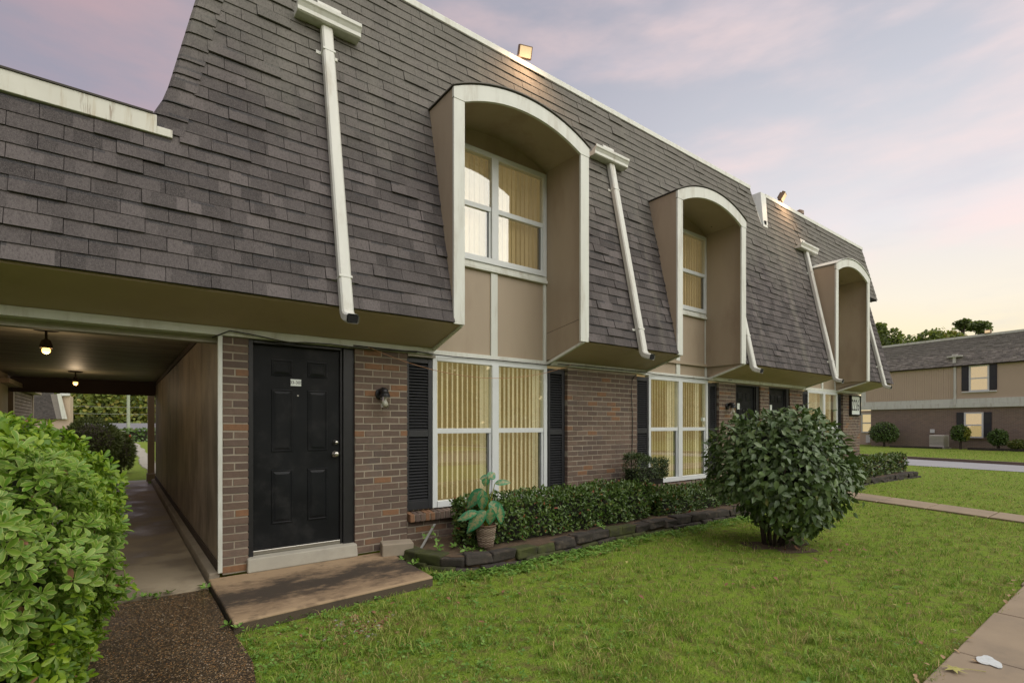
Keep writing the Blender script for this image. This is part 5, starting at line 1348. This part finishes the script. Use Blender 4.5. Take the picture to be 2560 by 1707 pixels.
me = join_leaves('weeds', L_SMALL, T, [M['weed']], np.zeros(len(T), int)); o = bpy.data.objects.new('weeds', me); col.objects.link(o); tag(o, kind='stuff')

# leaf litter: gravel bits, fallen leaves
mb = MB()
for k in range(220):
    x, y = random.gauss(1.42, .17), random.gauss(3.72, .13); s_ = random.uniform(.004, .011)
    mb.obox((x, y, .006), (s_, s_*.3, 0), (-s_*.3, s_*.8, 0), (0, 0, s_*.6), random.choice([0, 0, 1, 2]))
tag(mb.build('gravel', [M['deadleaf'], M['deadleaf2'], M['concrete_lt']]), kind='stuff')
lm = {}
for k in ('deadleaf', 'deadleaf2', 'yellowleaf'):
    lm[k] = join_leaves('fallen_leaf', L_OVATE, np.eye(4)[None], [M[k]], np.array([0]))
LBL = {'deadleaf': ('reddish brown dead leaf lying on the lawn grass', 'dead leaves on the lawn'), 'deadleaf2': ('pale tan dead leaf lying beside the sidewalk edge', 'pale leaves along the sidewalk edge'), 'yellowleaf': ('small yellow leaf lying on the lawn grass', 'yellow leaves on the lawn')}
def fallen(x, y, k, s, z=.045, lb=None):
    o = bpy.data.objects.new('fallen_leaf', lm[k]); col.objects.link(o)
    o.matrix_basis = Matrix.Translation((x, y, z)) @ Matrix.Rotation(random.uniform(0, 6.28), 4, 'Z') @ Matrix.Rotation(random.uniform(-.4, .4), 4, 'X') @ Matrix.Scale(s, 4)
    tag(o, (lb or LBL[k])[0], 'leaf', (lb or LBL[k])[1])
for k in range(26):
    d = random.uniform(2.5, 7.5); r = random.uniform(-.2, .85)*d; x, y = CA*d+SA*r, SA*d-CA*r
    if not blocked(np.array([x]), np.array([y]))[0]: fallen(x, y, 'deadleaf', random.uniform(.04, .075))
for k in range(16):
    fallen(6.7+random.uniform(-.7, .7), 2.5+random.uniform(-.5, .4), 'deadleaf', random.uniform(.05, .08), .04, ('brown dead leaf fallen on the thin grass and soil under the round bush', 'dead leaves under the round bush'))
for k in range(14): fallen(random.uniform(1.0, 2.9), random.uniform(3.3, 4.0), 'deadleaf', random.uniform(.03, .055), .035, ('small brown dead leaf lying in the weedy grass near the door landing', 'dead leaves near the door landing'))
for k in range(22): fallen(random.uniform(3.6, 8.0), .93+random.gauss(0, .05), 'deadleaf2', random.uniform(.035, .06), .045)
for px, py in ((2240, 1517), (1950, 1400), (1567, 1405), (2130, 1300), (1580, 1580)):
    d = FX*(H-.03)/(py-CY); q = at(px, py, d); fallen(q.x, q.y, 'yellowleaf', .055, .045)
# maple leaf on the sidewalk
q = at(2385, 1672, FX*(H-.04)/(1672-CY))
mb = MB(); pts = []
for k in range(14):
    th = k*2*math.pi/14; r_ = (.06 if k % 2 == 0 else .028)*(1.25 if k in (4, 6, 8, 10) else .9); pts.append((q.x+r_*math.cos(th), q.y+r_*math.sin(th), .042+.008*random.random()))
for k in range(14): mb.face([pts[k], pts[(k+1) % 14], (q.x, q.y, .048)])
mb.tube([(q.x, q.y, .047), (q.x+.08, q.y-.06, .04), (q.x+.13, q.y-.12, .034)], .002, 5)
tag(mb.build('maple_leaf', M['yellowleaf']), 'large yellow green lobed leaf lying on the sidewalk corner', 'leaf')
q = at(2472, 1653, FX*(H-.03)/(1653-CY)); mb = MB(); pts = []
for k in range(22):
    th = k*2*math.pi/22; r_ = .07*(1+.16*math.sin(3*th+.6)+.10*math.sin(5*th)+random.uniform(-.03, .03)); pts.append((q.x+r_*1.1*math.cos(th)+.3*r_*math.sin(th), q.y+r_*.9*math.sin(th), .031))
mb.prism(pts, (0, 0, .004)); tag(mb.build('paint_splash', M['paint']), 'white paint splash dried on the sidewalk', 'paint')

# ------------------------------------------------------------------ trees
def tree(x, y, z0, h, r, crown_h, label, mats, probs, n, leaf, seed, group, trunk_r=.2, gaps=.5, cl=9):
    t = thing('tree', label, 'tree', (x, y, z0), group); g2 = np.random.default_rng(seed); rr = random.Random(seed)
    cz = z0+h-crown_h/2
    mb = MB(); mb.tube([(x, y, z0-.2), (x+rr.uniform(-.2, .2), y, z0+(h-crown_h)*.6), (x+rr.uniform(-.3, .3), y, cz)], [trunk_r, trunk_r*.75, trunk_r*.4], 8)
    cents = []
    for k in range(cl):
        d = unit(g2.normal(0, 1, (1, 3)))[0]; rad = g2.uniform(.35, .85)
        c = np.array([x, y, cz])+d*np.array([r, r, crown_h/2])*rad; cents.append(c)
        s_ = (x, y, z0+(h-crown_h)*rr.uniform(.6, 1.1)); mb.tube([s_, tuple((np.array(s_)+c)/2+np.array([0, 0, -.1*r])), tuple(c)], [trunk_r*.4, trunk_r*.25, .03], 6)
    mb.build('trunk', M['bark'], t, smooth=True)
    C = np.array(cents); w = g2.integers(0, cl, n)
    d = unit(g2.normal(0, 1, (n, 3))); cr = np.array([r*gaps, r*gaps, crown_h*gaps*.42])*(.75+.5*g2.uniform(0, 1, (cl, 1)))[w]
    P = C[w]+d*cr*(g2.uniform(.35, 1, n)**.6)[:, None]
    T = frames(P, unit(d+g2.normal(0, .6, d.shape)), unit(d+np.array([0, 0, .6])+g2.normal(0, .5, d.shape)), leaf*g2.uniform(.6, 1.3, n))
    o = bpy.data.objects.new('crown', join_leaves('crown', L_ROUND, T, mats, g2.choice(len(mats), len(probs) and n, p=probs))); col.objects.link(o); put(o, t); o['kind'] = 'stuff'
    return t
# behind the far building (right)
def far_tree(px, d, top, w, crown, label, mats, probs, n, leaf, seed, gaps=.5, cl=9):
    q = at(px, CY, d); h = H+(CY-top)*d/FX
    tree(q.x, q.y, 0, h, w*d/FX/2, crown*d/FX, label, mats, probs, n, leaf, seed, 'trees behind the far building', .22, gaps, cl)
far_tree(2205, 62, 796, 90, 120, 'tall dark pine showing beside the far roof rake', [M['pine'], M['tree']], [.75, .25], 3600, .30, 101, .42, 12)
far_tree(2285, 60, 822, 150, 110, 'broad dark green tree in the middle behind the far building', [M['tree'], M['pine']], [.6, .4], 4200, .32, 102, .5, 12)
far_tree(2358, 58, 830, 90, 90, 'yellowish tree behind the ridge of the far building', [M['tree_y'], M['tree']], [.7, .3], 2400, .30, 103)
far_tree(2407, 60, 800, 40, 26, 'slim umbrella pine behind the far building, left of the pair', [M['pine']], [1], 900, .26, 104, .5, 6)
far_tree(2452, 60, 803, 56, 30, 'wide umbrella pine behind the far building, right of the pair', [M['pine']], [1], 1200, .26, 105, .5, 7)
far_tree(2425, 64, 845, 110, 60, 'yellow green tree below the umbrella pines', [M['tree_y'], M['tree']], [.5, .5], 1800, .3, 106)
# seen through the breezeway
tl = [(-13, 104, 15, 'tree far left in the wood beyond the breezeway'), (-9, 98, 13, 'bushy tree behind the shrubs seen through the breezeway'), (-5.5, 103, 16, 'tall tree left of the utility pole beyond the breezeway'), (-2.5, 97, 12, 'round tree just left of the utility pole'), (1.0, 101, 15, 'dense tree right behind the utility pole'), (4.5, 99, 13, 'yellow green tree over the grey roofed house'), (8, 104, 15, 'tree at the right end of the wood beyond the breezeway')]
for i, (x, y, h, lb) in enumerate(tl):
    tree(x, y, -3, h, 3.6, h*.86, lb, [M['tree'], M['tree_y'], M['pine']], [.6, .25, .15], 3600, .55, 120+i, 'trees beyond the breezeway', .28, .45, 12)
mb_T = []
g2 = np.random.default_rng(141); n = 9000
P = np.stack([g2.uniform(-40, 35, n), 112+g2.uniform(0, 4, n), -3+16*g2.uniform(0, 1, n)], 1)
T = frames(P, unit(g2.normal(0, 1, P.shape)), unit(g2.normal(0, .5, P.shape)+np.array([0, -1, .4])), g2.uniform(.8, 1.8, n))
o = bpy.data.objects.new('woods', join_leaves('woods', L_ROUND, T, [M['tree'], M['pine']], g2.integers(0, 2, n))); col.objects.link(o); tag(o, 'dense green woods closing the view beyond the breezeway', 'woods', kind='stuff')
# trees across the street, mirrored in the windows
n = 16000
P = np.stack([g2.uniform(-30, 75, n), -24+g2.uniform(-3, 3, n), 13*g2.uniform(0, 1, n)**.8], 1)
P[:, 2] *= .62+.38*np.sin(P[:, 0]*.45)*np.sin(P[:, 0]*.23+1)+.12*np.sin(P[:, 0]*1.7)
P[:, 2] = np.abs(P[:, 2])+.3
T = frames(P, unit(g2.normal(0, 1, P.shape)), unit(g2.normal(0, .5, P.shape)+np.array([0, 1, .4])), g2.uniform(.5, 1.1, n))
o = bpy.data.objects.new('treeline', join_leaves('treeline', L_ROUND, T, [M['tree'], M['tree_y']], (g2.uniform(0, 1, n) > .75).astype(int))); col.objects.link(o); tag(o, 'row of trees across the street, mirrored in the windows', 'trees', kind='stuff')

# ------------------------------------------------------------------ seen through the breezeway
t = thing('utility_pole', 'pale wooden utility pole beyond the breezeway', 'pole', (.9, 74.7, -3))
mb = MB(); mb.tube([(.9, 74.7, -3), (.9, 74.7, 8.5)], [.2, .15], 10); mb.build('post', M['pole'], t)
mb = MB(); mb.box(-.3, 2.1, 74.6, 74.72, 7.4, 7.52); mb.build('crossarm', M['pole'], t)
for k, z in enumerate((5.0, 3.55, 2.75)):
    mb = MB(); mb.tube(sag((-25, 74, z+.15), (25, 74.5, z+.05), .1, 10), .016, 5); tag(mb.build('utility_wire', M['steel']), ['top', 'middle', 'lowest'][k]+' of three overhead wires crossing in front of the woods', 'wire', 'overhead wires')
h = thing('house', 'low house with grey gable roof beyond the hedge and pole', 'house', (2.0, 88, -3))
mb = MB(); mb.box(-3, 6.5, 86, 92, -3.2, .55); mb.build('wall', M['white'], h)
mb = MB(); mb.prism([(-3.6, 85.4, .5), (-3.6, 92.6, .5), (-3.6, 89, 1.75)], (10.8, 0, 0)); mb.build('roof', simple('grey_roof', (.17, .17, .18), .9), h)
mb = MB(); mb.prism([(-.6, 85.0, .45), (2.6, 85.0, .45), (1.0, 85.0, 1.05)], (0, .6, 0)); mb.build('gable', M['white'], h)
mb = MB(); mb.prism([(-1.0, 84.9, .45), (1.0, 84.9, 1.15), (3.0, 84.9, .45), (2.75, 84.9, .40), (1.0, 84.9, 1.0), (-.75, 84.9, .40)], (0, 1.2, 0)); mb.build('gable_roof', simple('brown_roof', (.15, .09, .07), .9), h)
hh = thing('hedge', 'long dark hedge across the lawn beyond the breezeway', 'hedge', (0, 58.5, 0))
n = 2600; P = np.stack([g2.uniform(-9, 9, n), 58.5+g2.uniform(-.5, .5, n), 1.15*g2.uniform(0, 1, n)+.05*np.sin(np.arange(n))], 1)
T = frames(P, unit(g2.normal(0, 1, P.shape)), unit(g2.normal(0, .5, P.shape)+np.array([0, -1, .6])), g2.uniform(.15, .3, n))
foliage(hh, L_ROUND, T, [M['haw']], np.zeros(n, int), 0, mass='foliage')
mb = MB(); mb.box(-9, 9, 58.2, 58.8, 0, .95); mb.build('dark_core', M['inside'], hh)  # dark filler box, gaps in the foliage shaded by its colour
q = at(325, 1089, 46); mb = MB(); mb.lathe((q.x, q.y, 0), [(.05, 0), (.055, .40), (.075, .43), (.075, .55), (.04, .62), (0, .64)], 10)
tag(mb.build('hydrant', simple('red_paint', (.4, .04, .03), .5)), 'tiny red hydrant in front of the far hedge', 'hydrant')
# mansard block beyond
mh = thing('apartment_building', 'distant building end with slate grey mansard seen through the breezeway', 'building', (-4.6, 61, 0))
q0, q1, q2, q3 = at(60, 1050, 45), at(140, 1050, 45), at(160, 1050, 45), at(176, 1050, 45)
mb = MB(); a_, b_, c_ = at(60, 1047, 45), at(141, 1047, 45), at(125, 985, 45)
mb.prism([a_, b_, at(122, 970, 45), at(60, 970, 45)], (0, 4, 0)); mb.build('roof', M['farshingle'] if 'farshingle' in M else M['shingle'], mh)
mb = MB(); mb.prism([at(141, 1047, 45), at(162, 1047, 45), at(146, 985, 45), at(126, 985, 45)], (0, 4, 0)); mb.build('roof_side', simple('pale_shingle', (.22, .20, .18), .9), mh)
mb = MB(); mb.prism([at(155, 1047, 44.9), at(168, 1047, 44.9), at(152, 984, 44.9), at(142, 984, 44.9)], (0, .2, 0)); mb.build('rake_trim', M['trim'], mh)
mb = MB(); mb.prism([at(150, 1100, 45.3), at(175, 1100, 45.3), at(175, 988, 45.3), at(150, 988, 45.3)], (0, 4, 0)); mb.prism([at(60, 1110, 45.3), at(150, 1110, 45.3), at(150, 1047, 45.3), at(60, 1047, 45.3)], (0, 4, 0)); mb.build('wall', M['farwall'], mh)
mb = MB(); mb.prism([at(150, 989, 45.1), at(175, 989, 45.1), at(175, 983, 45.1), at(150, 983, 45.1)], (0, .3, 0)); mb.build('fascia', M['white'], mh)

# ------------------------------------------------------------------ the building across the road (right)
FB0 = Vector((43.33, 13.78, 0)); fu = Vector((-1.23, -8.1, 0)).normalized(); fn = Vector((fu.y, -fu.x, 0))
def fp(k, o, z): return FB0+fu*k+fn*o+Vector((0, 0, z))
FM = Matrix.Identity(4)
for r_ in range(3): FM[r_][0] = fu[r_]; FM[r_][1] = -fn[r_]; FM[r_][2] = (0, 0, 1)[r_]; FM[r_][3] = FB0[r_]
class FB(MB):      # local: x along the front, y into the building
    def build(s, *a_, **k):
        s.v = [tuple(FM @ Vector(p)) for p in s.v]; return MB.build(s, *a_, **k)
F = thing('apartment_building', 'two storey brick and tan sided building across the road with a shingled mansard roof', 'building', FB0)
fw = FB().box(0, 22, 0, .3, -.1, 2.6).build('brick_wall', M['farbrick'], F)
FB().box(-2.2, 0, 2.0, 2.3, -.1, 2.6).box(-.02, .28, .3, 2.3, -.1, 2.6).build('recess_wall', M['farwall'], F)
FB().box(-.45, 22, -.03, .3, 3.1, 5.5).box(-.45, -.15, .3, 9, 3.1, 5.5).build('siding_wall', M['farwall'], F)
sd_ = FB()
x = -.2
while x < 4.75: sd_.box(x, x+.115, -.055, -.025, 3.18, 5.35); x += .13
o = sd_.build('siding_boards', M['farwall'], F); o['kind'] = 'stuff'
FB().box(-.75, 22, -.14, .3, 2.60, 2.88).box(-.6, 22, -.10, .3, 2.885, 3.16).box(-.62, -.32, -.09, .2, 3.16, 4.9).build('band_trim', M['trim'], F)
M['farshingle'] = m_shingle('far_shingle', 1, 5.3, .125, (.21, .195, .172), (.37, .34, .295), 6.8, 5.2, .22)
rf = FB(); rf.prism([(-1.5, -.25, 5.28), (-1.5, .35, 7.05), (-1.5, .6, 7.05), (-1.5, .2, 5.2)], (23, 0, 0)); rfo = rf.build('mansard_roof', M['sheath'], F)
rest = FB(); zz_ = 5.27; i = 0
while zz_ < 7.0:
    x = -1.5+(.15 if i % 2 else 0); f1 = (zz_-5.28)/1.77; f2 = (zz_+.122-5.28)/1.77
    while x < 14:
        wv = random.choice([.30, .18, .12]); th = random.choice([.012, .03])
        y0, y1 = -.25+.6*f1, -.25+.6*f2
        rest.hexa([(x, y0-th, zz_), (x+wv, y0-th, zz_), (x+wv, y1-.004, zz_+.122), (x, y1-.004, zz_+.122), (x, y0+.02, zz_), (x+wv, y0+.02, zz_), (x+wv, y1+.02, zz_+.122), (x, y1+.02, zz_+.122)]); x += wv+.004
    zz_ += .122; i += 1
o = rest.build('shingles', M['farshingle'], rfo, recalc=False); o['kind'] = 'stuff'
FB().box(-1.5, 22, .30, .6, 7.02, 7.16).build('roof_coping', M['trim'], F)
FB().box(-1.5, 22, -.22, .2, 5.20, 5.275).build('eave_trim', M['darkbeam'], F)
FB().box(-1.4, 22, .4, 9, 6.9, 7.0).box(22, 22.2, 0, 9, 0, 7).box(0, 22, 8.8, 9, 0, 7).build('flat_roof', M['flatroof'], F)
def fwin(k0, k1, z0, z1, s0, s1, up):
    yo = -.05 if not up else -.09
    w = FB()
    w.box(k0, k0+.09, yo, .05, z0, z1).box(k1-.09, k1, yo, .05, z0, z1).box(k0+.09, k1-.09, yo, .05, z1-.08, z1).box(k0+.09, k1-.09, yo, .05, z0, z0+.08); zr = (z0+z1)/2; w.box(k0+.09, k1-.09, yo+.01, .05, zr-.04, zr+.04)
    w = w.build('window', M['white'], F)
    for a_, b_ in ((z0+.08, zr-.04), (zr+.04, z1-.08)): FB().box(k0+.09, k1-.09, yo+.035, yo+.045, a_, b_).build('pane', M['glass'], w)
    FB().box(k0+.05, k1-.05, yo+.0455, yo+.0485, z0+.02, z1-.02).build('blind', M['farblind'], w)
    for a_, b_ in (s0, s1):
        sh = FB().box(a_, b_, yo+.0, .0, z0+.05, z1).build('shutter', simple('shutter_navy', (.016, .017, .026), .5), F)
        for q in range(2): FB().box(a_+.04, b_-.04, yo-.012, yo+.001, z0+.1+q*(z1-z0)/2, z0+(z1-z0)*(.44+.5*q)).build('shutter_panel', M['shutter'], sh)
    FB().box(k0-.35, k1+.35, yo-.05, .02, z0-.07, z0).build('sill', M['white'] if up else M['brick'], F)
fwin(5.66, 6.65, 3.60, 5.2, (5.29, 5.64), (6.67, 7.0), True)
fwin(5.40, 6.36, .70, 2.29, (5.02, 5.38), (6.38, 6.74), False)
w = FB().box(-1.62, -1.54, 1.9, 2.0, .9, 2.4).box(-.95, -.85, 1.9, 2.0, .9, 2.4).box(-1.54, -.95, 1.9, 2.0, 1.6, 1.7).box(-1.54, -.95, 1.9, 2.0, .9, 1.0).box(-1.54, -.95, 1.9, 2.0, 2.3, 2.4).build('window', M['white'], F)
FB().box(-1.54, -.95, 1.96, 1.98, 1.0, 2.3).build('blind', M['farblind'], w)
ds = FB().box(4.9, 5.02, -.14, -.06, 3.2, 5.3).box(4.9, 5.02, -.20, -.12, 2.7, 3.2).build('downspout', M['gutter'], F)
FB().hexa([(4.88, -.22, 5.45), (5.04, -.22, 5.45), (5.04, -.05, 5.45), (4.88, -.05, 5.45), (4.88, -.2, 5.9), (5.04, -.2, 5.9), (5.04, 0, 5.9), (4.88, 0, 5.9)]).build('spout', M['gutter'], ds)
FB().box(4.60, 5.36, -.28, .05, 5.82, 5.92).box(4.85, 5.1, -.24, .05, 5.92, 6.0).build('conductor_head', M['gutter'], ds)
fl = FB().box(6.30, 6.60, .25, .45, 7.15, 7.38).build('floodlight', M['bronze']); tag(fl, 'small floodlight on the ridge of the far building', 'lamp', 'floodlights on the roof edge')
FB().box(6.33, 6.57, .23, .249, 7.19, 7.34).build('lens', M['lens'], fl)
ac = thing('air_conditioner', 'beige air conditioning unit against the far brick wall', 'air conditioner', fp(4.45, .9, 0))
FB().box(4.06, 4.84, -1.3, -.55, .08, .86).build('case', M['ac'], ac, bevel=.03)
for k in range(8): FB().box(4.08, 4.84, -1.315, -1.3, .16+k*.085, .20+k*.085).build('louvre', simple('ac_shadow', (.30, .29, .25), .6), ac) if k else FB().box(4.1, 4.82, -1.31, -1.3, .12, .14).build('louvre', M['ac'], ac)
FB().box(4.0, 4.9, -1.4, -.45, -.05, .08).build('pad', M['concrete_lt'], ac)
mt = FB().box(3.62, 3.84, -.09, 0, .98, 1.22).build('disconnect_box', M['white']); tag(mt, 'small white electrical box on the far brick wall above the air conditioner', 'box')
mm = FB().box(-1.25, -.95, 1.80, 1.99, .15, .75).build('meter_box', M['white']); tag(mm, 'white utility meter box below the recessed far window', 'meter')
def far_bush(k, o_, c_z, r, label, mats, probs, seed, n=1500):
    q = fp(k, o_, 0); t = thing('bush', label, 'bush', q, 'clipped bushes along the far building')
    P, Nn, g3 = blob_pts((q.x, q.y, c_z), r, n, seed, .10, -.9); P -= Nn*g3.uniform(0, .12, n)[:, None]
    T = frames(P, unit(Nn+g3.normal(0, .6, P.shape)), unit(Nn+g3.normal(0, .4, P.shape)+np.array([0, 0, .4])), g3.uniform(.07, .13, n))
    mi = g3.choice(len(mats), n, p=probs)
    if len(mats) > 1: mi = np.where((P-np.array([q.x, q.y, 0])) @ np.array(fu) > .28, 1, 0)
    foliage(t, L_SMALL, T, mats, mi, 0, mass='foliage')
    mb = MB(); mb.lathe((q.x, q.y, c_z), [(0, -r[2]*.75)]+[(r[0]*.8*math.sin(a_), -r[2]*.8*math.cos(a_)) for a_ in np.linspace(.5, 2.8, 7)]+[(0, r[2]*.8)], 10); mb.build('dark_core', M['inside'], t)  # dark solid core, inner shade of the bush put into its colour
    mb = MB(); mb.tube([(q.x, q.y, -.05), (q.x, q.y, c_z*.7)], .07, 7); mb.build('trunk', M['bark'], t)
far_bush(1.42, 1.2, .95, (.82, .82, .70), 'large round clipped bush left of the air conditioner', [M['haw']], [1], 201, 2400)
far_bush(5.65, 1.2, .98, (.46, .46, .50), 'bush with a yellow side in front of the lower far window', [M['haw'], M['ygrn']], [.7, .3], 202)
far_bush(7.43, 1.2, .75, (.44, .44, .50), 'small dark bush right of the lower far window', [M['haw']], [1], 203)
far_bush(8.35, 1.4, .38, (.50, .4, .26), 'low yellow green bush cut by the right edge of the photo', [M['haw2']], [1], 204)
mb = FB()
mb.box(2.0, 4.9, -1.75, -1.65, -.05, .12).box(6.2, 12, -1.8, -1.7, -.05, .14); tag(mb.build('stone_border', M['stone']), 'low dark border along the beds of the far building', 'edging')
